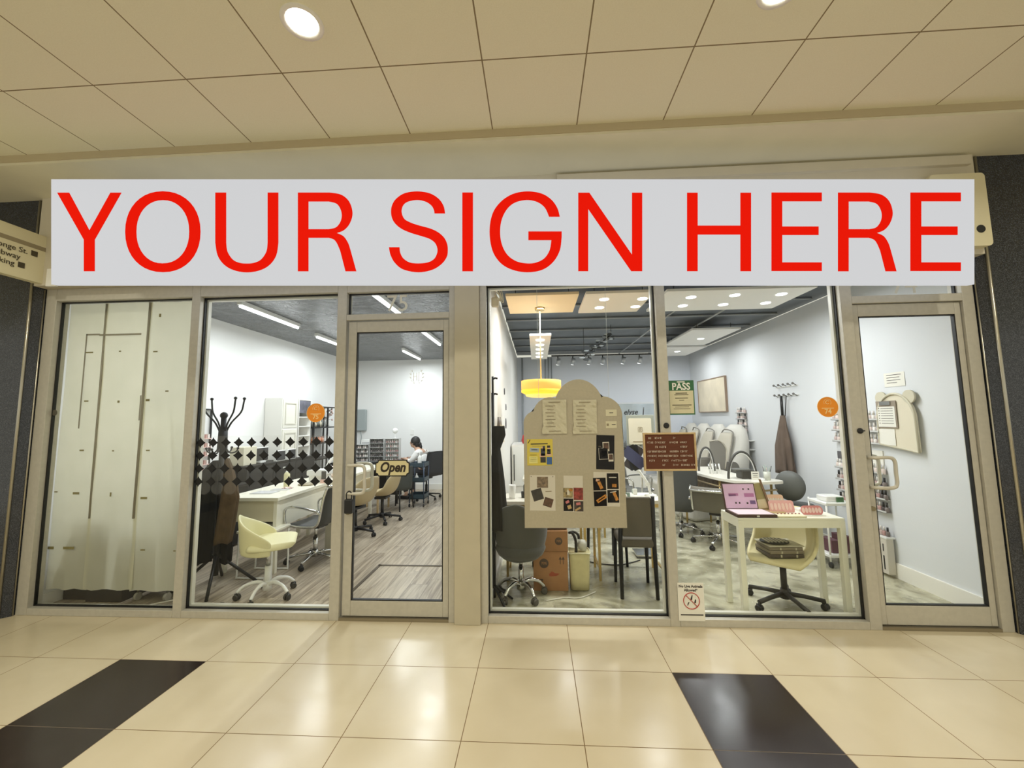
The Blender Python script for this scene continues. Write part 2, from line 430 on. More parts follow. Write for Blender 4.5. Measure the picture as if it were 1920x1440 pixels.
# header inside above the glass
st(MB().box(-1.05, 6.98, 0.16, 0.30, 2.76, 2.99).build('trim_4', WL))
# left shop ceiling: black wrap, glossy and creased
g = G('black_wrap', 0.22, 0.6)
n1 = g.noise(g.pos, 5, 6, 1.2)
g.color(g.mix(n1, srgb(60, 62, 66), srgb(170, 173, 178))); g.bump(g.noise(g.pos, 7, 6, 3.0), 1.0, 0.10)  # pale streaks in the colour paint reflections on the wrap
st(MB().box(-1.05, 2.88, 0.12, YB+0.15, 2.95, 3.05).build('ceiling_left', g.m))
g = G('black_ceiling_right', 0.5, 0.5)
g.color(g.mix(g.noise(g.pos, 5, 5), srgb(84, 90, 98), srgb(120, 128, 138)))
r = struct('ceiling_right')
MB().box(2.98, 6.98, 0.12, YB+0.15, 3.02, 3.12).build('deck', g.m, r)
for y in (0.75, 1.9, 2.65, 3.4, 4.15, 4.9, 5.65):
    B('joist', MATS['black_ceiling_right'], r, 2.98, 6.83, y, y+0.05, 2.985, 3.02)
    B('pipe', M('pale_pipe', (176, 180, 184), 0.4), r, 2.98, 6.83, y-0.012, y+0.0, 2.985, 3.0)
for x in (5.25, 5.9): MB().cyl((x, 2.0, 2.96), (x, 5.9, 2.96), 0.012).build('pipe', MATS['pale_pipe'], r)

# floors
g = G('wood_plank', 0.32, 0.4)
px = g.op('FLOOR', g.op('DIVIDE', g.x, 0.18)); off = g.op('MULTIPLY', g.white(g.xyz(px, 3.0, 0.0)), 1.3)
py = g.op('FLOOR', g.op('DIVIDE', g.op('ADD', g.y, off), 1.3)); rv = g.white(g.xyz(px, py, 1.0))
gr = g.noise(g.xyz(g.op('MULTIPLY', g.x, 26.0), g.op('ADD', g.op('MULTIPLY', g.y, 1.6), g.op('MULTIPLY', rv, 20.0)), 0.0), 1.0, 6, 1.0)
c = g.mix(g.rng(gr, 0.32, 0.68, 0, 1), srgb(122, 108, 92), srgb(196, 182, 160))
c = g.mix(g.op('MULTIPLY', rv, 0.4), c, srgb(206, 194, 174))
jt = g.op('MAXIMUM', g.line(g.x, 0.0, 0.18, 0.0015), g.line(g.op('ADD', g.y, off), 0.0, 1.3, 0.0015))
g.color(g.mix(jt, c, srgb(96, 84, 70)))
st(MB().box(-1.05, 2.88, 0.12, YB+0.15, -0.1, 0.0).build('floor_left', g.m))
g = G('polished_concrete', 0.2, 0.5)
n1 = g.noise(g.pos, 1.6, 7, 2.2); n2 = g.noise(g.pos, 5.0, 5, 1.5)
c = g.mix(g.rng(n1, 0.38, 0.62, 0, 1), srgb(136, 132, 108), srgb(200, 196, 170))
c = g.mix(g.rng(n2, 0.55, 0.7, 0, 0.6), c, srgb(100, 92, 74))
g.color(c); g.set('Roughness', g.rng(n2, 0.3, 0.7, 0.12, 0.35))
st(MB().box(2.88, 6.98, 0.12, YB+0.15, -0.1, 0.0).build('floor_right', g.m))
# floor trims by the left door
b = MB(); b.box(1.66, 2.80, 1.215, 1.245, 0, 0.006); b.box(1.66, 1.69, 0.14, 1.245, 0, 0.006)
st(b.build('trim_5', M('floor_trim', (86, 76, 62), 0.4, 0.4)))
# baseboards
BB = M('baseboard_white', (238, 236, 228), 0.4)
st(B('baseboard_right', BB, None, 6.812, 6.83, 0.12, YB, 0, 0.14))
st(B('baseboard_back_left', BB, None, -0.9, 2.80, YB-0.018, YB, 0, 0.12))
st(B('baseboard_partition', BB, None, 2.98, 2.998, 0.12, YB, 0, 0.10))
st(B('baseboard_left', BB, None, -0.9, -0.885, 0.12, YB, 0, 0.10))
st(B('baseboard_back_right', BB, None, 2.998, 6.81, YB-0.018, YB, 0, 0.12))

# ------------------------------------------------------------------ the big sign
def run(pts):
    """pts: list of (x,y[,1]) ; flag 1 = sharp corner. closed."""
    n = len(pts); out = []
    P = [Vector(p[:2]) for p in pts]; C = [len(p) > 2 for p in pts]
    for i in range(n):
        j = (i+1) % n
        if C[i] and C[j]: out.append(P[i]); continue
        a = P[i]-(P[j]-P[i])*0.0 if C[i] else P[i-1]; d = P[j] if C[j] else P[(j+1) % n]
        if C[i]: a = P[i]
        b, c = P[i], P[j]
        for k in range(5):
            t = k/5
            out.append(0.5*((2*b)+(c-a)*t+(2*a-5*b+4*c-d)*t*t+(3*b-a-3*c+d)*t**3))
    return out
def sc(pts, ox, oy, s): return [(ox+p[0]/s, oy+p[1]/s)+tuple(p[2:]) for p in pts]
def K(*p): return [(x, y, 1) for x, y in p]
def ell(cx, cy, rx, ry, n=40, e=2.15):
    o = []
    for i in range(n):
        a = 2*PI*i/n; c_, s_ = math.cos(a), math.sin(a)
        o.append((cx+rx*math.copysign(abs(c_)**(2/e), c_), cy+ry*math.copysign(abs(s_)**(2/e), s_)))
    return o
Yc = K((107.9, 361.5), (130.2, 361.5), (168.3, 432.3), (207.7, 361.5), (228.1, 361.5), (178.1, 449.6), (178.1, 508.7), (157.9, 508.7), (157.9, 449.6))
Oc = [ell(305.8, 434.7, 70.4, 75.8), ell(305.7, 434.7, 49.7, 59.3)[::-1]]
Uc = sc(K((145, 128), (266, 128), (266, 690))+[(280, 790), (340, 880), (420, 918), (500, 926), (580, 918), (660, 880), (720, 790)]+K((733, 690), (733, 128), (853, 128), (853, 690))+[(830, 830), (760, 935), (650, 1000), (500, 1025), (350, 1000), (240, 935), (170, 830)]+K((145, 690)), 380, 340, 6)
R1 = K((1073, 128), (1430, 128))+[(1560, 152), (1650, 230), (1687, 360), (1655, 475), (1590, 550)]+K((1510, 582))+[(1585, 618), (1635, 690)]+K((1660, 760), (1730, 1013), (1608, 1013), (1548, 780))+[(1510, 695), (1475, 655)]+K((1420, 636), (1192, 636), (1192, 1013), (1073, 1013))
R2 = K((1192, 228), (1420, 228))+[(1505, 252), (1550, 310), (1567, 385), (1550, 460), (1500, 520)]+K((1420, 540), (1192, 540))
Sc = K((718, 322))+[(702, 245), (650, 172), (560, 120), (435, 102), (310, 122), (225, 180), (187, 245), (178, 310), (190, 375), (225, 430), (290, 480), (380, 518), (470, 545), (560, 575), (615, 615), (640, 670), (638, 720), (610, 775), (550, 810), (455, 822), (365, 812), (300, 770), (270, 715)]+K((262, 660), (157, 660))+[(172, 735), (215, 815), (300, 882), (450, 910), (590, 885), (685, 825), (735, 755), (745, 690), (738, 625), (705, 560), (640, 505), (560, 470), (450, 440), (370, 412), (310, 375), (283, 305), (300, 240), (350, 203), (440, 188), (520, 203), (578, 240), (605, 285)]+K((612, 322))
Gc = K((1864, 355))+[(1840, 270), (1780, 185), (1680, 123), (1535, 102), (1390, 130), (1270, 210), (1190, 330), (1162, 505), (1190, 690), (1270, 815), (1390, 885), (1540, 910), (1690, 885), (1800, 805), (1865, 690)]+K((1883, 560), (1883, 502), (1550, 502), (1550, 589), (1780, 589))+[(1762, 690), (1710, 770), (1630, 812), (1540, 822), (1430, 800), (1340, 735), (1285, 630), (1268, 505), (1285, 380), (1340, 275), (1420, 212), (1535, 188), (1640, 208), (1715, 265)]+K((1757, 355))
Nc = K((125, 112), (233, 112), (648, 715), (648, 112), (747, 112), (747, 875), (640, 875), (222, 270), (222, 875), (125, 875))
Hc = K((1183, 112), (1286, 112), (1286, 432), (1702, 432), (1702, 112), (1805, 112), (1805, 875), (1702, 875), (1702, 519), (1286, 519), (1286, 875), (1183, 875))
def Ec(x): return K((x, 102), (x+452, 102), (x+452, 181), (x+96, 181), (x+96, 407), (x+423, 407), (x+423, 484), (x+96, 484), (x+96, 730), (x+452, 730), (x+452, 808), (x, 808))
GLY = [[run(Yc)], Oc, [run(Uc)], [run(sc(R1, 380, 340, 6)), run(sc(R2, 380, 340, 6))], [run(sc(Sc, 700, 340, 5.333))],
       [[(x, y) for x, y in ((866.9, 361.2), (886.9, 361.2), (886.9, 508.8), (866.9, 508.8))]], [run(sc(Gc, 700, 340, 5.333))],
       [run(sc(Nc, 1060, 340, 5.189))], [run(sc(Hc, 1060, 340, 5.189))], [run(sc(Ec(78), 1430, 340, 4.8))],
       [[(x+1012, y) for x, y in run(sc(R1, 380, 340, 6))], [(x+1012, y) for x, y in run(sc(R2, 380, 340, 6))]], [run(sc(Ec(1328), 1430, 340, 4.8))]]
SD = 3.02
sign = thing('hanging_sign', 'wide pale grey sign reading YOUR SIGN HERE in red, across both shop fronts', 'sign')
sign.matrix_world = Matrix.Translation(CAM) @ CAMROT @ Matrix.Translation((0, 0, -SD))
k_ = SD/FPX
def spx(u, v): return ((u-957.2)*k_, -(v-707.5)*k_)
SIGN = M('sign_face', (50, 50, 52), 1.0, spec=0.0, emit=(210, 211, 213), estr=0.96)  # glow added to hold the flat grey and red; no lamp inside
SRED = M('sign_red', (70, 6, 3), 1.0, spec=0.0, emit=(232, 24, 8), estr=0.97)
x0, z1 = spx(96, 336); x1, z0 = spx(1827, 533)
MB().box(x0, x1, z0, z1, -0.05, 0.0, 0.0).build('panel', SIGN, sign)
MB().box(x0+0.3, x0+0.36, z1-0.2, z1-0.14, -0.45, -0.05).build('bracket', STL, sign); MB().box(x1-0.36, x1-0.3, z1-0.2, z1-0.14, -0.12, -0.05).build('bracket', STL, sign)
for gl in GLY:
    cu = bpy.data.curves.new('letter', 'CURVE'); cu.dimensions = '2D'; cu.fill_mode = 'BOTH'; cu.extrude = 0.0015
    for cont in gl:
        sp = cu.splines.new('POLY'); sp.points.add(len(cont)-1); sp.use_cyclic_u = True
        for q, p in zip(sp.points, cont):
            a, b_ = spx(p[0], p[1]); q.co = (a, b_, 0, 1)
    t = bpy.data.objects.new('letter', cu); COL.objects.link(t)
    me = bpy.data.meshes.new_from_object(t); COL.objects.unlink(t); bpy.data.objects.remove(t)
    me.materials.clear(); me.materials.append(SRED)
    o = bpy.data.objects.new('letter', me); COL.objects.link(o); o.parent = sign; o.location = (0, 0, 0.002)

# blade signs at either end
CRS = M('cream_sign', (222, 214, 180), 0.5); INK = M('sign_ink', (70, 62, 44), 0.6)
t = thing('blade_sign', 'cream blade sign with direction lettering beside the left dark column', 'sign', (-0.85, -0.03, 0))
B('panel', CRS, t, -0.06, 0.0, -1.9, 0.12, 2.775, 3.197, 0.004)
B('stripe', M('sign_grey', (150, 138, 110), 0.6), t, 0.0, 0.002, -1.8, 0.10, 3.06, 3.095)
RX = (PI/2, 0, PI/2)
text('Yonge St. ■', 0.062, INK, t, (0.003, -0.12, 3.01), RX, align='RIGHT')
text('Subway', 0.062, INK, t, (0.003, -0.24, 2.945), RX, align='RIGHT')
text('Parking ■', 0.062, INK, t, (0.003, -0.20, 2.88), RX, align='RIGHT')
t = thing('fascia_box', 'cream rounded fascia box with a black dot against the right dark column', 'sign box', (6.86, -0.10, 0))
MB().prism(rrect(-0.45, -0.055, 2.80, 3.37, 0.03), -0.06, -0.001, 'Y').build('panel', CRS, t)
MB().cyl((-0.13, -0.064, 2.93), (-0.13, -0.06, 2.93), 0.03).build('dot', BPL, t)
tag(MB().box(-0.79, -0.70, -0.125, -0.10, 2.745, 2.90, 0.003).build('door_sensor', WPL), 'small white box fixed to the fascia above the papered window', 'sensor')

# recessed downlights
LIT = M('downlight_glow', (255, 255, 250), 0.5, emit=(255, 252, 240), estr=9)
names = {(-0.18): 'far left', 2.22: 'upper left', 4.62: 'upper right', 7.02: 'far right'}
d0 = thing('recessed_downlight', 'round recessed ceiling downlight glowing at the upper left', 'ceiling light', (2.22, -1.445, 3.632))
MB().lathe([(0.105, -0.001), (0.105, -0.008), (0.085, -0.01), (0.078, -0.002)], cap=False).build('trim_ring', WHT, d0)
MB().cyl((0, 0, -0.004), (0, 0, -0.001), 0.078).build('lamp', LIT, d0)
dup(d0, (4.62, -1.445, 3.632), 0, 'round recessed ceiling downlight at the upper right edge of the photo')
# ------------------------------------------------------------------ things on the glass
OR = M('orange_vinyl', (238, 146, 32), 0.5); ORL = M('sticker_pale', (248, 214, 150), 0.5)
def sticker(x, z, num, label, flip=1):
    t = thing('window_sticker', label, 'sticker', (x, 0.0525, z))
    MB().cyl((0, -0.0015, 0), (0, 0, 0), 0.078, seg=40).build('disc', OR, t)
    b = MB()
    b.tube([(0.078*math.cos(a*PI/20), -0.002, 0.078*math.sin(a*PI/20)) for a in range(40)], 0.0018, 4, True)
    b.tube([(0.027*math.cos(a*PI/20)*flip, -0.002, 0.035+0.027*math.sin(a*PI/20)) for a in range(-4, 24)], 0.0016, 4)
    b.tube([(0.013*math.cos(a*PI/20)*flip, -0.002, 0.036+0.013*math.sin(a*PI/20)) for a in range(4, 36)], 0.003, 4)
    b.box(-0.045, 0.045, -0.0025, -0.0015, -0.012, -0.007)
    b.build('emblem', ORL, t)
    text(num, 0.052, ORL, t, (0, -0.002, -0.036), ext=0.0006, offs=0.001)
sticker(1.549, 1.634, '75', 'round orange window sticker on the left shop, numbered 75')
sticker(5.668, 1.625, '74', 'round orange window sticker on the right shop, numbered 74')

# star pattern film
t = thing('window_film', 'band of clear circles and black four-point stars across the second window', 'window decal')
STAR = M('film_black', (8, 8, 10), 0.5)
FR = bpy.data.materials.new('film_frost'); FR.use_nodes = True
_b = FR.node_tree.nodes['Principled BSDF']; _b.inputs['Base Color'].default_value = (0.86, 0.88, 0.9, 1); _b.inputs['Alpha'].default_value = 0.035; _b.inputs['Roughness'].default_value = 0.4
P_ = 0.1127; X0, Z0 = 0.5475, 1.394
b = MB(); f = MB()
for j in range(4):
    for i in range(11):
        cx, cz = X0+i*P_, Z0-j*0.108
        if cx > 1.70: continue
        R = 0.042; pts = []; d_ = 0.0545; rho = 0.0535; al = math.asin((d_-R)/rho)
        for q in range(4):
            for k in range(7):
                th = PI+al+(PI/2-2*al)*k/6
                if q % 2: th = PI+al+(PI/2-2*al)*(6-k)/6
                u, v = d_+rho*math.cos(th), d_+rho*math.sin(th)
                sx_, sz_ = ((1, 1), (1, -1), (-1, -1), (-1, 1))[q]
                pts.append((cx+sx_*u, cz+sz_*v))
        if j < 4 and cx-R > 0.512: b.prism(pts, 0.0505, 0.0525, 'Y')
        elif cx > 0.54: b.prism([(max(px_, 0.513), pz_) for px_, pz_ in pts], 0.0505, 0.0525, 'Y')
        c2x, c2z = cx+P_/2, cz-0.054
        if c2x+0.054 < 1.735: f.cyl((c2x, 0.0512, c2z), (c2x, 0.0524, c2z), 0.0535, seg=28)
        if j == 0 and c2x+0.054 < 1.735: f.prism([(c2x+0.0535*math.cos(a), cz+0.054+0.0535*math.sin(a)) for a in [PI+PI*k/12 for k in range(13)]], 0.0512, 0.0524, 'Y')
b.build('stars', STAR, t); f.build('circles', FR, t)

# paper over window 1
PPR = bpy.data.materials.new('window_paper'); PPR.use_nodes = True; nt = PPR.node_tree
pb = nt.nodes['Principled BSDF']; pb.inputs['Roughness'].default_value = 0.8
tcn = nt.nodes.new('ShaderNodeNewGeometry'); nz = nt.nodes.new('ShaderNodeTexNoise'); nz.inputs['Scale'].default_value = 3.0; nz.inputs['Detail'].default_value = 5
nt.links.new(tcn.outputs['Position'], nz.inputs['Vector'])
mxn = nt.nodes.new('ShaderNodeMix'); mxn.data_type = 'RGBA'; mxn.inputs[6].default_value = (*srgb(222, 220, 198), 1); mxn.inputs[7].default_value = (*srgb(242, 237, 218), 1)
nt.links.new(nz.outputs['Fac'], mxn.inputs[0]); nt.links.new(mxn.outputs[2], pb.inputs['Base Color'])
tl = nt.nodes.new('ShaderNodeBsdfTranslucent'); nt.links.new(mxn.outputs[2], tl.inputs[0])
ms = nt.nodes.new('ShaderNodeMixShader'); ms.inputs[0].default_value = 0.55
nt.links.new(pb.outputs[0], ms.inputs[1]); nt.links.new(tl.outputs[0], ms.inputs[2]); nt.links.new(ms.outputs[0], nt.nodes['Material Output'].inputs[0])
TAPG = M('grey_tape', (150, 142, 124), 0.6); TAPE = M('olive_tape', (140, 128, 76), 0.5)
def sheet(x0, x1, y, zb, label, tapes, seam=None):
    rows = []
    for i in range(25):
        z = 2.655+(zb-2.655)*i/24
        rows.append([(x0+(x1-x0)*j/10, y+0.004*math.sin(z*9+x0*7)*math.sin(j*0.9)+0.003*math.sin(j*2.1+z*4), z+(0.006*math.sin(j*1.3+x0*9) if i == 24 else 0)) for j in range(11)])
    o = MB().grid(rows).build('paper_sheet', PPR)
    tag(o, label, 'paper', 'paper sheets behind the left window')
    if seam:
        b = MB(); b.tube([(seam[0], y-0.008, 2.65), (seam[1], y-0.008, 0.75)], 0.009, 6, flat=1.0); b.build('seam_tape', TAPG, o)
    for q in tapes:
        x, z, w, h = q[:4]
        B('tape', TAPG if len(q) > 4 else TAPE, o, x-w/2, x+w/2, y-0.0095, y-0.008, z-h/2, z+h/2)
sheet(-0.845, -0.47, 0.135, 0.155, 'left strip of white paper hung behind the papered window', [(-0.40-0.22, 2.206, 0.07, 0.012), (-0.66, 1.95, 0.012, 0.85, 1), (-0.61, 1.767, 0.04, 0.012), (-0.612, 1.332, 0.04, 0.014), (-0.63, 0.962, 0.06, 0.02), (-0.82, 0.5, 0.055, 0.024), (-0.655, 0.50, 0.10, 0.022), (-0.82, 0.975, 0.03, 0.01), (-0.60, 2.37, 0.13, 0.014, 1)], (-0.49, -0.485))
sheet(-0.50, -0.05, 0.128, 0.158, 'middle strip of white paper hung behind the papered window', [(-0.32, 2.209, 0.02, 0.012), (-0.296, 1.757, 0.02, 0.02), (-0.31, 1.327, 0.018, 0.012), (-0.30, 0.953, 0.014, 0.035), (-0.33, 2.362, 0.40, 0.016, 1), (-0.09, 1.70, 0.010, 0.22, 1)], (-0.065, -0.075))
sheet(-0.08, 0.445, 0.135, 0.150, 'right strip of white paper hung behind the papered window', [(0.01, 2.2, 0.04, 0.012), (0.03, 2.53, 0.018, 0.03), (-0.03, 1.767, 0.035, 0.02), (0.144, 1.844, 0.03, 0.012), (0.006, 1.327, 0.035, 0.012), (0.0, 0.921, 0.06, 0.018), (0.024, 0.488, 0.04, 0.012), (0.31, 0.482, 0.02, 0.01)])
t = thing('vent_disc', 'small round grey disc on the papered window at its left edge', 'disc', (-0.808, 0.050, 1.665))
MB().lathe([(0.026, 0), (0.026, 0.002), (0.02, 0.004)], ax='Y', seg=24).build('disc', M('disc_grey', (84, 80, 70), 0.5), t)
# dark cabinet and carton behind the paper
tag(B('storage_box', M('dark_card', (70, 62, 52), 0.8), None, -0.87, -0.64, 0.30, 0.62, 0.0, 0.44, 0.004), 'dark low box on the floor below the left paper strip', 'box')
tag(B('storage_box', M('dark_card2', (62, 55, 47), 0.8), None, -0.61, -0.27, 0.26, 0.62, 0.0, 0.78, 0.004), 'dark tall box on the floor below the middle paper strip', 'box')
t = thing('rolling_cart', 'dark teal cart on pale casters between the papered window and the coat rack', 'cart', (-0.03, 0.42, 0))
TLC = M('teal_cart', (44, 62, 66), 0.45)
for z in (0.11, 0.36, 0.60):
    b = MB(); b.box(-0.16, 0.155, -0.13, 0.16, z, z+0.01); b.box(-0.16, 0.155, -0.13, -0.12, z, z+0.09); b.box(-0.16, 0.155, 0.15, 0.16, z, z+0.09); b.box(-0.16, -0.15, -0.13, 0.16, z, z+0.09); b.box(0.145, 0.155, -0.13, 0.16, z, z+0.09); b.build('tray', TLC, t)
for x in (-0.14, 0.135):
    for y in (-0.11, 0.14):
        MB().cyl((x, y, 0.06), (x, y, 0.68), 0.008, seg=8).build('post', STL, t)
        MB().cyl((x-0.012, y, 0.034), (x+0.012, y, 0.034), 0.034).build('caster', M('caster_pale', (176, 172, 160), 0.4), t)
tag(MB().lathe([(0.03, 0), (0.035, 0.01), (0.035, 0.07), (0.012, 0.10), (0.012, 0.12)], (0.06, 0.36, 0.611), seg=16).build('bottle', M('bottle_clear', (220, 216, 206), 0.25)), 'pale bottle on the top tray of the dark teal cart by the coat rack', 'bottle')
tag(MB().tube(cr([(-0.2, 0.2, 0.005), (-0.02, 0.17, 0.006), (0.15, 0.2, 0.03), (0.3, 0.24, 0.05)], 5), 0.006).build('cable', M('cable_white', (214, 210, 196), 0.5)), 'white cable lying on the floor under the paper sheets', 'cable')

# ------------------------------------------------------------------ doors' signs
def plaque(x0, x1, z0, z1, n):
    """board with scooped corners"""
    return [(x0+n, z0), (x1-n, z0)]+[(x1-n*math.cos(a), z0+n*math.sin(a)) for a in (0.0, )][:0]+[(x1-n+n*0.3, z0+n*0.7), (x1, z0+n), (x1, z1-n), (x1-n*0.7, z1-n*0.7+0.0), (x1-n, z1), (x0+n, z1), (x0+n*0.7, z1-n*0.7), (x0, z1-n), (x0, z0+n), (x0+n*0.7, z0+n*0.7)]
t = thing('open_sign', 'cream plaque reading Open hung on the left glass door', 'sign', (2.22, 0.034, 1.176))
MB().prism(plaque(-0.143, 0.143, -0.067, 0.067, 0.024), -0.004, 0.0).build('border', STAR, t)
MB().prism(plaque(-0.134, 0.134, -0.058, 0.058, 0.022), -0.006, -0.003).build('plate', M('open_cream', (214, 204, 160), 0.5), t)
text('Open', 0.108, M('open_ink', (44, 34, 24), 0.6), t, (0.0, -0.0065, 0.004), shear=0.25, offs=0.0036, sx=0.86)
# key lock box hanging on the handle
t = thing('key_lock_box', 'black key lock box hanging from the left door handle', 'lock box', (1.897, -0.045, 0.90))
B('body', BPL, t, -0.034, 0.034, -0.02, 0.022, -0.07, 0.045, 0.012)
MB().tube(cr([(-0.02, 0, 0.04), (-0.021, 0, 0.085), (0, 0, 0.105), (0.021, 0, 0.085), (0.02, 0, 0.04)], 4), 0.005).build('shackle', BPL, t)
# etched crest on the door glass
t = thing('crest_decal', 'faint white laurel crest with letters on the left door glass', 'decal', (2.411, 0.0365, 1.92))
b = MB()
VW = M('crest_white', (236, 234, 222), 0.6)
for s in (-1, 1):
    for k in range(5):
        a = math.radians(-65+k*27); cx, cz = s*0.05*math.cos(a), 0.062*math.sin(a)
        b.tube([(cx, 0, cz), (cx+s*0.012, 0, cz+0.014)], 0.0022, 4)
        b.tube([(cx, 0, cz), (cx-s*0.002, 0, cz+0.018)], 0.0018, 4)
b.tube([(-0.026, 0, -0.035), (-0.026, 0, 0.035)], 0.0022, 4); b.tube([(0.0, 0, -0.03), (0.0, 0, 0.035)], 0.0022, 4); b.tube([(-0.026, 0, 0.0), (0.0, 0, 0.006)], 0.0018, 4)
b.tube([(0.02, 0, 0.04), (0.02, 0, -0.03), (0.008, 0, -0.038)], 0.0022, 4)
b.build('crest', VW, t)
# keyhole knobs on mullions
tag(MB().lathe([(0.022, 0), (0.022, 0.006), (0.016, 0.010)], (4.412, 0, 1.496), ax='Y', seg=20).build('mullion_knob', BPL), 'round black knob on the mullion between the two right windows', 'knob')
tag(MB().lathe([(0.021, 0), (0.021, 0.008), (0.012, 0.014)], (5.853, 0, 1.44), ax='Y', seg=20).box(5.86, 5.885, -0.01, -0.002, 1.436, 1.444).build('mullion_knob', BPL), 'black thumb knob on the mullion left of the right door', 'knob')

# letter board
t = thing('letter_board', 'brown felt letter board in a wooden frame on the mullion', 'board', (4.424, -0.012, 1.296))
FELT = M('felt_brown', (110, 66, 48), 0.9); WOD = M('pale_wood', (200, 174, 130), 0.5, noise=0.08, nscale=30)
b = MB(); b.box(-0.187, 0.187, -0.006, 0.006, -0.135, 0.135)
for i in range(26): b.box(-0.187, 0.187, -0.0085, -0.006, -0.13+i*0.0102, -0.13+i*0.0102+0.005)
b.build('felt', FELT, t)
b = MB(); b.box(-0.2, 0.2, -0.014, 0.01, 0.132, 0.146, 0.002); b.box(-0.2, 0.2, -0.014, 0.01, -0.146, -0.132, 0.002)
b.box(-0.2, -0.186, -0.014, 0.01, -0.132, 0.132, 0.002); b.box(0.186, 0.2, -0.014, 0.01, -0.132, 0.132, 0.002); b.build('frame', WOD, t)
b = MB(); rr = random.Random(5)
segs = [[(-.16, -.14), (-.11, -.1), (-.09, -.06), (.03, .05)], [(-.17, -.13), (-.11, -.03), (0, .065), (.08, .13)], [(-.11, -.09), (-.08, -.03), (.08, .13)],
        [(-.17, -.03), (0, .06), (.08, .135)], [(-.17, -.10), (-.09, -.03), (-.02, .06), (.08, .17)], [(-.16, -.12), (-.06, -.02), (.01, .07), (.085, .13)], [(-.06, -.04), (.02, .06), (.08, .14), (.155, .18)]]
for j, row in enumerate(segs):
    z = 0.105-j*0.0345
    for a, c_ in row:
        x = a
        while x < c_:
            w = rr.uniform(0.005, 0.009); h = rr.uniform(0.010, 0.017)
            b.box(x, x+0.0022, -0.0105, -0.008, z-h/2, z+h/2)
            k = rr.random()
            if k < .6: b.box(x, x+w, -0.0105, -0.008, z+h/2-0.002, z+h/2)
            if k > .3: b.box(x, x+w, -0.0105, -0.008, z-h/2, z-h/2+0.002)
            if k > .5: b.box(x+w-0.002, x+w, -0.0105, -0.008, z-h/2, z+h/2)
            x += w+0.004
b.build('lettering', M('letter_white', (222, 206, 188), 0.5), t)
# PASS notice
t = thing('pass_notice', 'green and cream inspection notice reading PASS on the right window', 'notice', (4.557, 0.0505, 1.716))
B('sheet', M('notice_green', (52, 106, 70), 0.6), t, -0.101, 0.101, 0, 0.0015, -0.137, 0.137)
B('body', M('notice_cream', (214, 208, 176), 0.6), t, -0.093, 0.093, -0.001, 0, -0.127, 0.055)
text('PASS', 0.078, WHT, t, (0, -0.001, 0.086), offs=0.0018, sx=0.88)
b = MB()
for z, w, h in ((0.125, 0.06, 0.008), ): b.box(-w/2, w/2, -0.001, 0, z-h/2, z+h/2)
b.build('small_print', WHT, t)
b = MB()
for z, w, h in ((0.035, .09, .006), (0.022, .11, .005), (-0.005, .10, .006), (-0.022, .04, .004), (-0.06, .15, .006), (-0.075, .11, .003), (-0.09, .13, .003)): b.box(-w/2, w/2, -0.0016, -0.001, z-h/2, z+h/2)
b.build('print', INK, t)
# no animals notice
t = thing('animal_notice', 'white notice reading No Live Animals Allowed at the foot of the mullion', 'notice', (4.535, -0.003, 0.185))
B('sheet', PAP, t, -0.10, 0.092, -0.0015, 0, -0.14, 0.133)
INK2 = M('ink_dark', (52, 44, 40), 0.6); REDI = M('ink_red', (190, 62, 52), 0.6)
text('No Live Animals', 0.026, INK2, t, (-0.004, -0.002, 0.108), offs=0.0007); text('Allowed*', 0.026, INK2, t, (-0.004, -0.002, 0.080), offs=0.0007)
b = MB(); b.tube([(-0.002+0.058*math.cos(a*PI/20), -0.002, 0.004+0.058*math.sin(a*PI/20)) for a in range(40)], 0.0035, 4, True)
b.tube([(-0.043, -0.0035, 0.045), (0.039, -0.0035, -0.037)], 0.003, 4); b.build('prohibition_ring', REDI, t)
b = MB()
b.prism([(-.005, .01), (.003, .012), (.008, .045), (.004, .048), (-.004, .03), (-.01, .012)], -0.003, -0.0015); b.prism([(.018, -.012), (.03, -.01), (.032, .012), (.026, .016), (.02, 0)], -0.003, -0.0015)
b.prism([(-.034, -.03), (-.03, -.03), (-.018, -.008), (-.022, -.004), (-.03, -.014)], -0.003, -0.0015); b.box(-0.085, 0.08, -0.003, -0.0015, -0.1, -0.092)
b.build('pictogram', INK2, t)

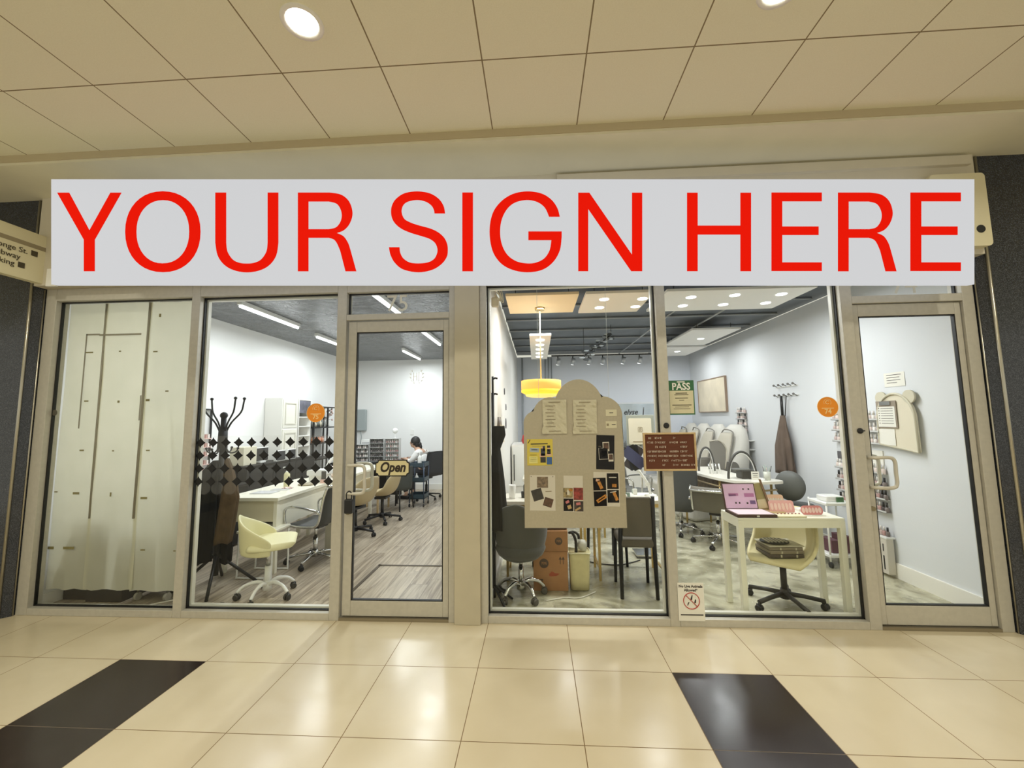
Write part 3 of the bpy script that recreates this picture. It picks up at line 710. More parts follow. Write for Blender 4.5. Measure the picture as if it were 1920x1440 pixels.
# ------------------------------------------------------------------ generic furniture
def star_base(t, r, m, z0=0.055, zc=0.10, n=5, a0=0.3, droop=0.03, wr=0.026, arm=0.016, hub=0.04, cm=BPL, curve=False):
    b = MB(); b.cyl((0, 0, zc-0.035), (0, 0, zc+0.04), hub, hub*0.75)
    for k in range(n):
        a = a0+2*PI*k/n; c, s = math.cos(a), math.sin(a)
        if curve: pts = cr([(0.02*c, 0.02*s, zc+0.01), (0.35*r*c, 0.35*r*s, zc+0.035), (0.75*r*c, 0.75*r*s, zc+0.015), (r*c, r*s, z0+0.01)], 5)
        else: pts = [(0.02*c, 0.02*s, zc), (r*0.5*c, r*0.5*s, zc-droop*0.3), (r*c, r*s, zc-droop)]
        b.tube(pts, [arm*1.25]*(len(pts)//2)+[arm]*(len(pts)-len(pts)//2), 8)
    b.build('base', m, t)
    c0 = None
    for k in range(n):
        a = a0+2*PI*k/n; x, y = r*math.cos(a), r*math.sin(a)
        if c0 is None:
            w = MB()
            for s in (-1, 1): w.lathe([(0.004, s*0.006), (wr, s*0.007), (wr, s*0.021), (wr*0.6, s*0.024)], (0, 0, 0), ax='X', seg=16)
            w.cyl((0, 0, 0), (0, 0, 0.045), 0.008); w.box(-0.008, 0.008, -0.022, 0.022, 0.005, 0.03, 0.004)
            c0 = w.build('caster', cm, t, (x, y, wr), (0, 0, a+0.8))
        else:
            q = c0.copy(); COL.objects.link(q); q.parent = t; q.location = (x, y, wr); q.rotation_euler = (0, 0, a+k*1.1)
def shell(prof, n=12):
    """prof: (y, z, halfwidth, edge_lift, edge_forward) rows along the seat to the back"""
    P = []
    for y, z, w, l, f in prof:
        P.append([(w*math.sin(PI/2*u)*1.0 if True else 0, y+f*abs(u)**2.2, z+l*abs(u)**2.2) for u in [(-1+2*j/n) for j in range(n+1)]])
    return P
def scoop(name, label, loc, rz, m, bm, sz=0.46, group=None):
    """moulded scoop chair on a five-star base; faces -y"""
    t = thing(name, label, 'chair', loc, rz, group)
    pr = [(-0.235, sz-0.025, 0.17, 0.0, 0), (-0.21, sz+0.003, 0.20, 0.012, 0), (-0.1, sz, 0.225, 0.045, 0), (0.02, sz-0.012, 0.235, 0.09, -0.01), (0.12, sz-0.005, 0.235, 0.13, -0.03),
          (0.19, sz+0.05, 0.232, 0.14, -0.07), (0.225, sz+0.14, 0.226, 0.09, -0.09), (0.25, sz+0.24, 0.212, 0.03, -0.085), (0.27, sz+0.33, 0.185, -0.01, -0.06), (0.28, sz+0.375, 0.14, -0.02, -0.03)]
    MB().grid(shell(pr)).build('seat_shell', m, t, mods=(SOL(0.03), SUB(1)))
    MB().cyl((0, 0, 0.10), (0, 0, sz-0.05), 0.024).cyl((0, 0, 0.25), (0, 0, sz-0.05), 0.018).build('column', bm, t)
    B('mechanism', bm, t, -0.11, 0.11, -0.09, 0.09, sz-0.065, sz-0.03, 0.006)
    star_base(t, 0.28, bm, zc=0.10, arm=0.017, a0=0.5)
    return t
def mesh_chair(name, label, loc, rz, m, fm, sz=0.45, bh=0.5, group=None, armrest=True):
    """office chair with looped side frames; faces -y"""
    t = thing(name, label, 'chair', loc, rz, group)
    w = 0.235
    pr = [(-0.23, sz-0.02), (-0.20, sz+0.005), (0, sz-0.01), (0.16, sz), (0.215, sz+0.05), (0.24, sz+0.15), (0.27, sz+0.3), (0.315, sz+bh)]
    P = cr([(0, a, b_) for a, b_ in pr], 4)
    MB().grid([[(-w, p.y, p.z), (-w*.5, p.y+0.004, p.z-0.008), (0, p.y+0.006, p.z-0.01), (w*.5, p.y+0.004, p.z-0.008), (w, p.y, p.z)] for p in P]).build('seat', m, t, mods=(SOL(0.014),))
    for s in (-1, 1): MB().tube([(s*(w+0.006), p.y, p.z) for p in P], 0.013, 8).build('side_rail', fm, t)
    MB().tube([(-w, 0.315, sz+bh), (w, 0.315, sz+bh)], 0.016).build('top_rail', fm, t)
    if armrest:
        for s in (-1, 1):
            x = s*(w+0.03)
            MB().tube(cr([(x, -0.12, sz-0.01), (x, -0.17, sz+0.02), (x, -0.19, sz+0.15), (x, -0.14, sz+0.20), (x, 0.0, sz+0.20), (x, 0.2, sz+0.17), (x, 0.245, sz+0.14)], 4), 0.012).build('armrest', fm, t)
    MB().cyl((0, 0, 0.10), (0, 0, 0.28), 0.025).cyl((0, 0, 0.27), (0, 0, sz-0.03), 0.016).build('column', fm, t)
    B('mechanism', BPL, t, -0.08, 0.08, -0.12, 0.10, sz-0.06, sz-0.025, 0.008)
    star_base(t, 0.29, fm, arm=0.014, a0=0.2)
    return t
def garment(name, m, parent, levels, seed=1, folds=7, fd=0.12, n=40):
    """closed hanging cloth. levels: (z, cx, cy, rx, ry)"""
    rr = random.Random(seed); ph = [rr.uniform(0, 6.28) for _ in range(4)]; rings = []
    L = []
    for i in range(len(levels)-1):
        for k in range(4):
            t_ = k/4; L.append([levels[i][q]*(1-t_)+levels[i+1][q]*t_ for q in range(5)])
    L.append(list(levels[-1]))
    for i, (z, cx, cy, rx, ry) in enumerate(L):
        u = i/(len(L)-1); rg = []
        for k in range(n):
            a = 2*PI*k/n
            d = 1+fd*(0.25+u)*(math.sin(folds*a+ph[0]+u*1.2)*0.6+math.sin((folds*2-3)*a+ph[1]-u*2)*0.4)
            rg.append((cx+rx*d*math.cos(a), cy+ry*d*math.sin(a), z+0.012*u*math.sin(3*a+ph[2])))
        rings.append(rg)
    return MB().loft(rings).build(name, m, parent)
def pump_bottle(label, loc, h=0.17, r=0.032, m=None, group=None):
    t = thing('pump_bottle', label, 'bottle', loc, 0, group)
    MB().lathe([(r*0.9, 0), (r, 0.006), (r, h*0.72), (r*0.75, h*0.82), (r*0.4, h*0.86)], seg=20).build('body', m or CRM, t)
    b = MB(); b.cyl((0, 0, h*0.84), (0, 0, h*0.92), r*0.42); b.cyl((0, 0, h*0.9), (0, 0, h*1.12), r*0.16); b.tube([(0, 0, h*1.12), (-r*1.3, 0, h*1.13), (-r*1.5, 0, h*1.08)], r*0.2, 8); b.build('pump', WPL, t)
    return t

# ------------------------------------------------------------------ left shop
# ceiling tubes
t0 = None
TL = ['first ceiling tube light behind the second window, nearest the glass', 'second ceiling tube light along the left wall, further back', 'ceiling tube light seen through the transom above the left door', 'ceiling tube light high in the left door glass', 'rearmost ceiling tube light over the back tables']
for i, (x, y0, y1) in enumerate(TUBES):
    if t0 is None:
        t0 = thing('tube_light', TL[0], 'ceiling light', (x, (y0+y1)/2, 2.95))
        B('housing', WPL, t0, -0.03, 0.03, -0.6, 0.6, -0.05, 0.0, 0.004)
        MB().cyl((0, -0.58, -0.066), (0, 0.58, -0.066), 0.015, seg=10).build('tube', M('tube_glow', (255, 255, 255), 0.5, emit=(250, 253, 255), estr=7), t0)
    else: dup(t0, (x, (y0+y1)/2, 2.95), 0, TL[i])
tag(MB().lathe([(0.03, 0), (0.045, 0.02), (0.045, 0.05), (0.03, 0.06)], (0.02, 0.75, 2.89), sx=1.2).build('ceiling_sensor', M('pale_yellow', (226, 220, 150), 0.4)), 'small pale yellow ceiling sensor near the second window', 'sensor')

# coat rack with coats
t = thing('coat_rack', 'black coat rack with curved hooks behind the second window', 'coat rack', (0.33, 0.58, 0))
b = MB(); b.cyl((0, 0, 0.12), (0, 0, 1.62), 0.026, 0.024); b.ball((0, 0, 1.63), 0.034); b.cyl((0, 0, 1.28), (0, 0, 1.52), 0.045, 0.038); b.build('pole', BMT, t)
for a in (0.25, -0.4, PI-0.25, PI+0.4):
    c, s = math.cos(a), math.sin(a)
    MB().tube(cr([(0.02*c, 0.02*s, 1.45), (0.07*c, 0.07*s, 1.56), (0.15*c, 0.15*s, 1.66), (0.17*c, 0.17*s, 1.75), (0.175*c, 0.175*s, 1.79)], 4), 0.008).ball((0.175*c, 0.175*s, 1.795), 0.015).build('hook', BMT, t)
for k in range(4):
    a = 0.1+2*PI*k/4; c, s = math.cos(a), math.sin(a)
    MB().tube(cr([(0.02*c, 0.02*s, 1.34), (0.07*c, 0.07*s, 1.27), (0.13*c, 0.13*s, 1.275), (0.15*c, 0.15*s, 1.305)], 4), 0.007).ball((0.15*c, 0.15*s, 1.31), 0.012).build('lower_hook', BMT, t)
for k in range(4):
    a = 0.5+2*PI*k/4; c, s = math.cos(a), math.sin(a)
    MB().tube([(0.02*c, 0.02*s, 0.30), (0.34*c, 0.34*s, 0.012)], 0.014, 8).build('foot', BMT, t)
CK = M('coat_black', (18, 20, 22), 0.9, spec=0.2); CB = M('coat_brown', (88, 72, 54), 0.9, spec=0.2, noise=0.15, nscale=14)
o = garment('coat', CK, None, [(1.20, 0.33, 0.51, 0.025, 0.025), (1.13, 0.31, 0.50, 0.07, 0.045), (1.04, 0.27, 0.49, 0.10, 0.06), (0.8, 0.25, 0.49, 0.105, 0.065), (0.5, 0.23, 0.49, 0.11, 0.07), (0.27, 0.22, 0.49, 0.105, 0.07)], 3, fd=0.2)
tag(o, 'long black coat hanging on the left of the coat rack', 'coat')
o = garment('coat', CB, None, [(1.22, 0.43, 0.52, 0.02, 0.02), (1.14, 0.455, 0.51, 0.04, 0.03), (0.98, 0.49, 0.50, 0.062, 0.04), (0.85, 0.495, 0.50, 0.075, 0.045), (0.6, 0.465, 0.50, 0.072, 0.05), (0.44, 0.44, 0.50, 0.07, 0.05)], 5, folds=5, fd=0.25)
tag(o, 'brown coat hanging on the right of the coat rack', 'coat')
o = garment('coat', CK, None, [(1.1, 0.35, 0.64, 0.03, 0.03), (1.0, 0.36, 0.64, 0.07, 0.04), (0.6, 0.37, 0.64, 0.08, 0.05), (0.22, 0.36, 0.64, 0.07, 0.05)], 8)
tag(o, 'dark coat hanging behind the brown coat on the rack', 'coat')

# black frame on the left wall with small bottles
t = thing('wall_display', 'black framed wall display with pale sample tips, on the left wall', 'display', (-0.885, 1.62, 1.27))
b = MB(); b.box(0, 0.02, -0.3, -0.28, -0.47, 0.47); b.box(0, 0.02, 0.27, 0.29, -0.47, 0.47); b.box(0, 0.02, -0.3, 0.29, 0.45, 0.47); b.box(0, 0.02, -0.3, 0.29, -0.40, -0.38); b.build('frame', BMT, t)
b = MB(); rr = random.Random(2)
for k in range(5):
    b.use(M('tip_pink', (222, 190, 182), 0.4)).box(0.0, 0.05, -0.27, 0.26, -0.36+k*0.11, -0.35+k*0.11)
    for q in range(12): b.use(M('tip_%d' % (q % 3), [(226, 196, 190), (190, 150, 140), (238, 230, 224)][q % 3], 0.35)).box(0.01, 0.03, -0.25+q*0.043, -0.225+q*0.043, -0.35+k*0.11, -0.30+k*0.11)
b.build('sample_rows', None, t)

# black work table and low cabinet along the left wall
BTB = M('black_laminate', (17, 18, 20), 0.6, spec=0.3)
BPN = M('black_panel', (16, 17, 19), 0.6, spec=0.3)
t = thing('wall_table', 'black work table against the left wall behind the coat rack', 'table', (-0.60, 1.58, 0))
B('tabletop', BTB, t, -0.295, 0.20, -0.50, 0.50, 0.73, 0.765, 0.004)
B('panel', BPN, t, -0.28, 0.16, -0.48, 0.48, 0.02, 0.73)
t = thing('low_cabinet', 'long low black cabinet along the left wall under the white cabinet', 'cabinet', (-0.70, 2.97, 0))
B('body', BPN, t, -0.19, 0.19, -0.87, 0.87, 0.02, 0.94, 0.003); B('top', BTB, t, -0.195, 0.20, -0.875, 0.875, 0.942, 0.962, 0.003)
for y in (-0.58, 0.0, 0.58): B('door', M('black_door', (24, 25, 28), 0.5), t, 0.192, 0.200, y-0.28, y+0.28, 0.06, 0.92, 0.002)
def mbox(name, label, cat, m, x0, x1, y0, y1, z0, z1, bev=0.006, front=None):
    t = thing(name, label, cat, ((x0+x1)/2, (y0+y1)/2, z0)); w, d, h = (x1-x0)/2, (y1-y0)/2, z1-z0
    B('body', m, t, -w, w, -d, d, 0, h, bev)
    if front: B('front', front, t, -w*0.86, w*0.86, -d-0.004, -d, h*0.12, h*0.88)
    return t
t = thing('product_rack', 'small white rack of pink bottles on the black wall table', 'rack', (-0.62, 1.85, 0.765))
b = MB(); b.use(WPL).box(-0.06, 0.06, -0.16, 0.16, 0, 0.02)
for q in range(7): b.use(MATS['tip_0'] if q % 2 else MATS['tip_1']).cyl((0, -0.14+q*0.046, 0.02), (0, -0.14+q*0.046, 0.085), 0.014, 0.01)
b.build('bottles', None, t)
mbox('dryer_box', 'cream box on the low black cabinet, left of the small monitor', 'box', M('cream_box', (220, 214, 190), 0.5), -0.80, -0.60, 2.17, 2.44, 0.963, 1.215)
t = thing('monitor', 'small dark monitor in a pale bezel on the low black cabinet', 'monitor', (-0.66, 2.62, 0.963), PI/2)
B('stand', WPL, t, -0.06, 0.06, -0.04, 0.06, 0, 0.03, 0.004)
B('bezel', WPL, t, -0.15, 0.15, -0.012, 0.014, 0.02, 0.225, 0.005); B('screen', BPL, t, -0.138, 0.138, -0.016, -0.012, 0.032, 0.213)
for y, lab in ((2.88, 'pale-rimmed dark tray box beside the small monitor'), (3.16, 'pale-rimmed dark tray box in front of the tall white cabinet')):
    t = thing('tray_box', lab, 'box', (-0.545, y, 0.963), PI/2)
    B('carcass', WPL, t, -0.11, 0.11, -0.03, 0.02, 0, 0.16, 0.004); B('front', M('drawer_dark', (44, 48, 54), 0.35), t, -0.098, 0.098, -0.035, -0.03, 0.012, 0.148)
# tall white cabinet, open shelf and black rack by the left wall
t = thing('tall_cabinet', 'tall white cabinet with panelled doors on the left wall', 'cabinet', (-0.745, 3.22, 0.963), PI/2)
B('body', WHT, t, -0.215, 0.215, -0.14, 0.15, 0, 0.975, 0.004)
for z0, z1 in ((0.50, 0.95), (0.03, 0.47)):
    d = B('door', M('cabinet_door', (228, 225, 214), 0.4), t, -0.20, 0.20, -0.148, -0.14, z0, z1)
    MB().box(-0.15, 0.15, -0.156, -0.148, z0+0.05, z0+0.068).box(-0.15, 0.15, -0.156, -0.148, z1-0.068, z1-0.05).box(-0.15, -0.132, -0.156, -0.148, z0+0.068, z1-0.068).box(0.132, 0.15, -0.156, -0.148, z0+0.068, z1-0.068).build('moulding', M('moulding_shade', (206, 202, 188), 0.45), d)
t = thing('open_shelf', 'narrow white open shelf unit beside the tall white cabinet', 'shelf', (-0.74, 3.65, 0.963), PI/2)
b = MB(); b.box(-0.19, -0.175, -0.14, 0.14, 0, 0.975); b.box(0.175, 0.19, -0.14, 0.14, 0, 0.975); b.box(-0.175, 0.175, 0.13, 0.14, 0, 0.975)
b.build('carcass', WHT, t)
for z in (0.0, 0.17, 0.34, 0.50, 0.66, 0.955): B('shelf', WHT, t, -0.175, 0.175, -0.14, 0.13, z, z+0.016)
tag(MB().box(-0.607, -0.602, 3.48, 3.82, 1.70, 1.91).build('photo_print', M('photo_grey', (92, 92, 104), 0.5, noise=0.5, nscale=14)), 'dark printed picture at the top of the narrow white shelf unit', 'picture')
BS = M('black_shelf_metal', (34, 34, 36), 0.4, 0.4)
t = thing('metal_rack', 'black metal shelf rack with jars and dried flowers by the left wall', 'rack', (-0.72, 4.35, 0))
for x in (-0.14, 0.14):
    for y in (-0.44, 0.05, 0.44): MB().box(x-0.012, x+0.012, y-0.012, y+0.012, 0, 1.83).build('post', BS, t)
for z in (0.5, 0.85, 1.14, 1.43, 1.81): B('shelf', BS, t, -0.15, 0.15, -0.45, 0.45, z, z+0.02)
rr = random.Random(9)
for k in range(7):
    h = rr.uniform(0.08, 0.16); y = 3.95+k*0.06
    o = MB().lathe([(0.022, 0), (0.024, h*0.7), (0.012, h*0.8), (0.012, h)], (-0.64, y, 1.451), seg=12).build('jar', M('jar_%d' % (k % 3), [(120, 122, 116), (60, 66, 58), (198, 190, 170)][k % 3], 0.3))
    tag(o, ['grey', 'dark green', 'cream'][k % 3]+' jar on the upper shelf of the black metal rack', 'jar', 'jars on the black metal rack, '+['grey', 'dark green', 'cream'][k % 3])
for k in range(8):
    o = MB().lathe([(0.02, 0), (0.02, 0.07), (0.01, 0.08), (0.01, 0.11)], (-0.64, 3.97+k*0.055, 1.161), seg=10).build('bottle', M('amber_%d' % (k % 2), [(190, 112, 60), (214, 160, 140)][k % 2], 0.3))
    tag(o, ['amber', 'pale pink'][k % 2]+' bottle on the middle shelf of the black metal rack', 'bottle', ['amber', 'pale pink'][k % 2]+' bottles on the black metal rack')
t = thing('flower_vase', 'vase of dried flowers on the black metal rack', 'vase', (-0.68, 4.58, 1.451))
MB().lathe([(0.03, 0), (0.04, 0.06), (0.02, 0.13), (0.025, 0.15)]).build('vase', PAP, t)
b = MB()
for k in range(16):
    a = rr.uniform(0, 6.28); r = rr.uniform(0.03, 0.16); z = rr.uniform(0.1, 0.36); p = (r*math.cos(a), r*math.sin(a)*0.5, z)
    b.use(M('stem', (120, 112, 90), 0.7)).tube([(0, 0, 0.14), p], 0.002, 4); b.use(M('petal', (196, 170, 160), 0.8)).ball(p, 0.02, seg=8)
b.build('flowers', None, t)

# white reception desk
DSK = M('desk_white', (236, 232, 214), 0.35)
t = thing('reception_desk', 'white desk with deep front panel behind the second window', 'desk', (0.35, 1.66, 0))
B('desktop', DSK, t, -0.28, 0.34, -0.72, 0.72, 0.735, 0.77, 0.003)
B('apron', M('desk_front', (214, 206, 178), 0.45), t, -0.218, 0.278, -0.69, -0.68, 0.52, 0.735)
B('side_apron', DSK, t, 0.295, 0.312, -0.658, 0.658, 0.45, 0.735)
for x, y in ((0.30, -0.68), (-0.24, -0.68), (0.30, 0.68), (-0.24, 0.68)): B('leg', DSK, t, x-0.02, x+0.02, y-0.02, y+0.02, 0, 0.735, 0.002)
B('keyboard_slot', M('slot_dark', (40, 42, 44), 0.5), t, 0.02, 0.24, -0.5, -0.2, 0.44, 0.50)
pump_bottle('cream pump bottle on the white desk', (0.36, 1.62, 0.77), 0.21, 0.034)
tag(MB().prism(rrect(0.42, 0.68, 0.86, 0.93, 0.02), 1.95, 2.15).box(0.44, 0.66, 1.97, 2.13, 0.771, 0.861).build('tissue_box', WPL), 'white rounded box on the white desk', 'box')
tag(B('printed_sheet', M('sheet_grey', (196, 196, 196), 0.5), None, 0.22, 0.46, 1.16, 1.34, 0.771, 0.776), 'grey sheet lying flat on the white desk near its front', 'sheet')
tag(B('printed_sheet', MATS['sheet_grey'], None, 0.30, 0.50, 1.40, 1.50, 0.771, 0.775), 'second grey sheet lying on the white desk behind the first', 'sheet')
tag(MB().lathe([(0.10, 0), (0.11, 0.012), (0.0, 0.013)], (0.52, 1.80, 0.771), seg=24, cap=False).build('tray', M('tray_beige', (176, 164, 136), 0.4)), 'small round beige tray on the white desk', 'tray')
t = thing('phone', 'dark phone upright in a stand on the white desk', 'phone', (0.66, 1.93, 0.771))
B('body', M('phone_dark', (70, 68, 62), 0.3), t, -0.03, 0.03, -0.006, 0.006, 0.04, 0.15, 0.004); B('stand', M('stand_pink', (232, 190, 176), 0.4), t, -0.035, 0.035, -0.02, 0.03, 0, 0.045, 0.003)
t = thing('nail_samples', 'scatter of pink sample tips on a tray on the white desk', 'samples', (0.44, 1.48, 0.771))
b = MB()
for k in range(12): b.use(MATS['tip_%d' % (k % 3)]).ball((0.02*(k % 4)*1.4-0.04, 0.03*(k//4), 0.008), 0.014, sz=0.5, seg=8)
b.build('tips', None, t)
tag(B('cushion_pillow', M('cushion_pink', (240, 220, 210), 0.8), None, 0.42, 0.70, 2.42, 2.60, 0.773, 0.92, 0.05), 'large pale pink hand cushion on the second desk', 'cushion')

# second white desk row with white lamp
t = thing('work_table', 'white manicure table behind the chrome chair', 'table', (0.22, 2.98, 0))
B('tabletop', DSK, t, -0.05, 0.46, -0.62, 0.62, 0.735, 0.77, 0.003)
B('panel', DSK, t, 0.38, 0.40, -0.55, 0.55, 0.45, 0.735)
for x, y in ((0.40, -0.58), (0.0, -0.58), (0.40, 0.58), (0.0, 0.58)): B('leg', DSK, t, x-0.02, x+0.02, y-0.02, y+0.02, 0, 0.735, 0.002)
t = thing('arc_lamp', 'white arched desk lamp behind the second window', 'lamp', (0.52, 2.62, 0.77))
MB().tube([(0.20*math.cos(a), 0, 0.28*math.sin(a)) for a in [PI*k/16 for k in range(17)]], 0.018, 8).build('arch', WPL, t)
B('base', WPL, t, -0.22, 0.22, -0.04, 0.04, 0, 0.012, 0.004)

# cream swivel chair
t = thing('swivel_chair', 'cream bucket swivel chair with white base behind the second window', 'chair', (0.95, 0.42, 0), 2.05)
pr = [(-0.235, 0.475, 0.15, 0.0, 0), (-0.22, 0.502, 0.19, 0.004, 0), (-0.1, 0.50, 0.215, 0.008, 0), (0.02, 0.49, 0.22, 0.015, -0.01), (0.12, 0.485, 0.215, 0.03, -0.03), (0.17, 0.49, 0.21, 0.03, -0.04)]
MB().grid(shell(pr)).build('seat', CRM, t, mods=(SOL(0.06, -1), SUB(1)))
bk = []
for i in range(7):
    u = i/6; row = []
    for j in range(17):
        a = math.radians(-100+200*j/16); w = 1-abs(a)/math.radians(100)
        top = 0.52+0.23*(max(0.0, w)**0.75)
        z = 0.40+(top-0.40)*u; R = 0.215+0.03*u
        row.append((R*math.sin(a), 0.0+R*math.cos(a)*0.98, z))
    bk.append(row)
MB().grid(bk).build('backrest', CRM, t, mods=(SOL(0.022), SUB(1)))
MB().cyl((0, 0, 0.10), (0, 0, 0.27), 0.026).build('sleeve', WPL, t); MB().cyl((0, 0, 0.26), (0, 0, 0.44), 0.017).build('column', CHR, t)
star_base(t, 0.235, WPL, arm=0.014, curve=True, a0=0.2, cm=M('caster_dark', (52, 50, 46), 0.4))
# white sled-leg stool behind
t = thing('sled_stool', 'white stool with looped sled legs behind the cream chair', 'stool', (0.52, 0.95, 0))
B('seat', DSK, t, -0.16, 0.22, -0.16, 0.16, 0.44, 0.47, 0.008)
for y in (-0.14, 0.14): MB().tube(cr([(-0.14, y, 0.44), (-0.145, y, 0.05), (-0.12, y, 0.012), (0.18, y, 0.012), (0.21, y, 0.05), (0.205, y, 0.44)], 4), 0.009).build('sled_leg', WPL, t)
tag(B('power_adapter', M('adapter', (96, 90, 80), 0.4), None, 0.72, 0.755, 0.14, 0.16, 0, 0.06, 0.003), 'small dark adapter standing on the floor against the second window', 'adapter')

mesh_chair('office_chair', 'black and chrome office chair beside the white desk', (0.90, 1.33, 0), -1.75, M('black_mesh', (52, 54, 54), 0.5), CHR, sz=0.44, bh=0.42)
t = scoop('scoop_chair', 'beige scoop chair with black star base seen below the Open sign', (0.98, 3.15, 0), -1.55, BEI, BPL, 0.42)
t = scoop('scoop_chair', 'beige scoop chair behind the left door handle', (0.90, 2.36, 0), -1.9, BEI, BPL, 0.43)
# cream panel by the chrome chair (side of low stool)
t = thing('white_bin', 'white slant-topped bin beside the chrome office chair', 'bin', (0.99, 1.72, 0))
MB().prism([(-0.12, 0), (0.08, 0), (0.08, 0.47), (-0.12, 0.36)], -0.12, 0.12).build('body', M('bin_white', (222, 216, 196), 0.4), t)

# back table with acrylic racks
t = thing('back_table', 'dark manicure table at the back of the left shop', 'table', (0.30, 4.75, 0))
B('tabletop', BTB, t, -0.85, 0.50, -0.3, 0.3, 0.73, 0.76, 0.004); B('panel', MATS['black_panel'], t, -0.8, 0.42, 0.10, 0.13, 0.1, 0.73)
for x, y in ((0.46, -0.26), (-0.8, -0.26), (0.46, 0.26), (-0.8, 0.26)): B('leg', BMT, t, x-0.015, x+0.015, y-0.015, y+0.015, 0, 0.73)
t = thing('side_table', 'narrow white table end in front of the dark back table', 'table', (0.50, 3.95, 0))
B('tabletop', DSK, t, -0.25, 0.24, -0.3, 0.3, 0.72, 0.75, 0.003)
for x, y in ((0.20, -0.26), (-0.2, -0.26), (0.20, 0.26), (-0.2, 0.26)): B('leg', WOD, t, x-0.014, x+0.014, y-0.014, y+0.014, 0, 0.72)
# acrylic racks with bottles
ACR = glass_mat('acrylic', (0.9, 0.9, 0.9)); ACE = M('acrylic_edge', (206, 206, 204), 0.2)
POL = [M('polish_%d' % i, c, 0.25) for i, c in enumerate([(196, 176, 170), (122, 112, 108), (222, 206, 198), (70, 62, 62), (176, 140, 134), (232, 228, 222)])]
pname = ['beige', 'grey-brown', 'pale', 'dark', 'dusty pink', 'white']
def rack_unit(label, loc, w, h, rows, rz=0):
    t = thing('acrylic_rack', label, 'rack', loc, rz)
    b = MB(); b.use(ACE)
    for x in (-w/2, w/2): b.box(x-0.003, x+0.003, -0.06, 0.06, 0, h)
    b.box(-w/2, w/2, 0.055, 0.06, 0, h); b.build('carcass', None, t)
    for k in range(rows): B('shelf', ACE, t, -w/2, w/2, -0.06, 0.055, k*h/rows, k*h/rows+0.005)
    B('shelf', ACE, t, -w/2, w/2, -0.06, 0.055, h-0.005, h)
    return t
BOT = {}
def bottle(i, loc, s=1.0, where=''):
    key = i
    if key not in BOT:
        b = MB(); b.use(POL[i]).lathe([(0.012, 0), (0.013, 0.004), (0.013, 0.03), (0.007, 0.036)], seg=10)
        b.use(M('cap_%d' % (i in (1, 3)), [(218, 214, 208), (40, 38, 38)][i in (1, 3)], 0.3)).lathe([(0.0075, 0.036), (0.0065, 0.066)], seg=8)
        BOT[key] = b.build('polish_bottle')
        o = BOT[key]
    else: o = BOT[key].copy(); COL.objects.link(o)
    o.location = loc; o.scale = (s, s, s)
    return tag(o, '%s polish bottle %s' % (pname[i], where), 'bottle', '%s polish bottles %s' % (pname[i], where))
racks = [(-0.34, 4.80, 0.26, 0.36, 4, 'leftmost acrylic rack on the dark back table'), (-0.05, 4.80, 0.27, 0.33, 4, 'low acrylic rack next to the leftmost one'), (0.25, 4.80, 0.28, 0.44, 5, 'tall acrylic rack of dark bottles on the back table'), (0.56, 4.80, 0.28, 0.44, 5, 'tall acrylic rack of pink bottles beside the seated person')]
rr = random.Random(4)
for n_, (x, y, w, h, rows, lab) in enumerate(racks):
    rack_unit(lab, (x-0.0, y, 0.76), w, h, rows)
    for k in range(rows):
        for q in range(7):
            i = rr.choice([[0, 2, 5], [5, 1, 2], [3, 1, 3], [4, 0, 5]][n_])
            bottle(i, (x-w/2+0.03+q*(w-0.06)/6, y-0.03, 0.766+k*h/rows), min(1.0, h/rows/0.075), 'on shelf %d from the bottom of the ' % (k+1)+['leftmost', 'low second', 'tall dark', 'tall pink'][n_]+' acrylic rack')
mbox('white_printer', 'white box with grey lid between the acrylic racks', 'box', WPL, -0.18, 0.08, 5.02, 5.2, 0.76, 1.17, front=MATS['sheet_grey'])
t = thing('table_lamp', 'small white lamp standing on the tall pink acrylic rack', 'lamp', (0.60, 4.80, 1.20))
MB().lathe([(0.05, 0), (0.05, 0.008), (0.008, 0.01), (0.006, 0.10)], seg=16).build('base', WPL, t)
MB().ball((0, 0, 0.15), 0.055, seg=16).build('shade', WPL, t)
# grey wall box
t = thing('wall_panel_box', 'grey electrical panel box on the back wall', 'panel box', (-0.66, YB-0.05, 1.56))
B('case', M('panel_grey', (158, 166, 166), 0.45), t, -0.16, 0.16, -0.05, 0.05, -0.24, 0.25, 0.02)
for x in (-0.1, 0.02): MB().tube(cr([(x, 0, -0.24), (x+0.03, 0, -0.38), (x-0.01, 0.02, -0.6)], 4), 0.01).build('conduit', MATS['panel_grey'], t)
tag(B('outlet_plate', WPL, None, 0.52, 0.60, YB-0.01, YB-0.001, 1.22, 1.34, 0.002), 'white outlet plate on the back wall above the racks', 'outlet')

# tub chair and mesh chair and cart near the person
t = thing('tub_chair', 'dark green-black tub chair on thin black legs', 'chair', (0.92, 4.05, 0), -1.9)
bk = [[(0.25*math.sin(a)*(1-0.06*(1-u)), 0.25*math.cos(a)*(1-0.06*(1-u)), 0.34+0.42*u*(0.55+0.45*math.cos(a*0.6))) for a in [math.radians(-105+210*j/16) for j in range(17)]] for u in (0, .25, .5, .75, 1)]
MB().grid(bk).build('backrest', M('tub_dark', (54, 58, 54), 0.6), t, mods=(SOL(0.03), SUB(1)))
MB().lathe([(0.2, 0.34), (0.24, 0.37), (0.24, 0.43), (0.2, 0.46)], seg=24).build('seat', MATS['tub_dark'], t)
for x, y in ((0.17, 0.17), (-0.17, 0.17), (0.17, -0.17), (-0.17, -0.17)): MB().cyl((x, y, 0.36), (x*1.15, y*1.15, 0), 0.012, seg=8).build('leg', BMT, t)
mesh_chair('office_chair', 'black mesh-back office chair of the seated person', (1.19, 4.97, 0), -2.15, M('mesh_dark', (38, 40, 46), 0.6), BMT, sz=0.46, bh=0.47)
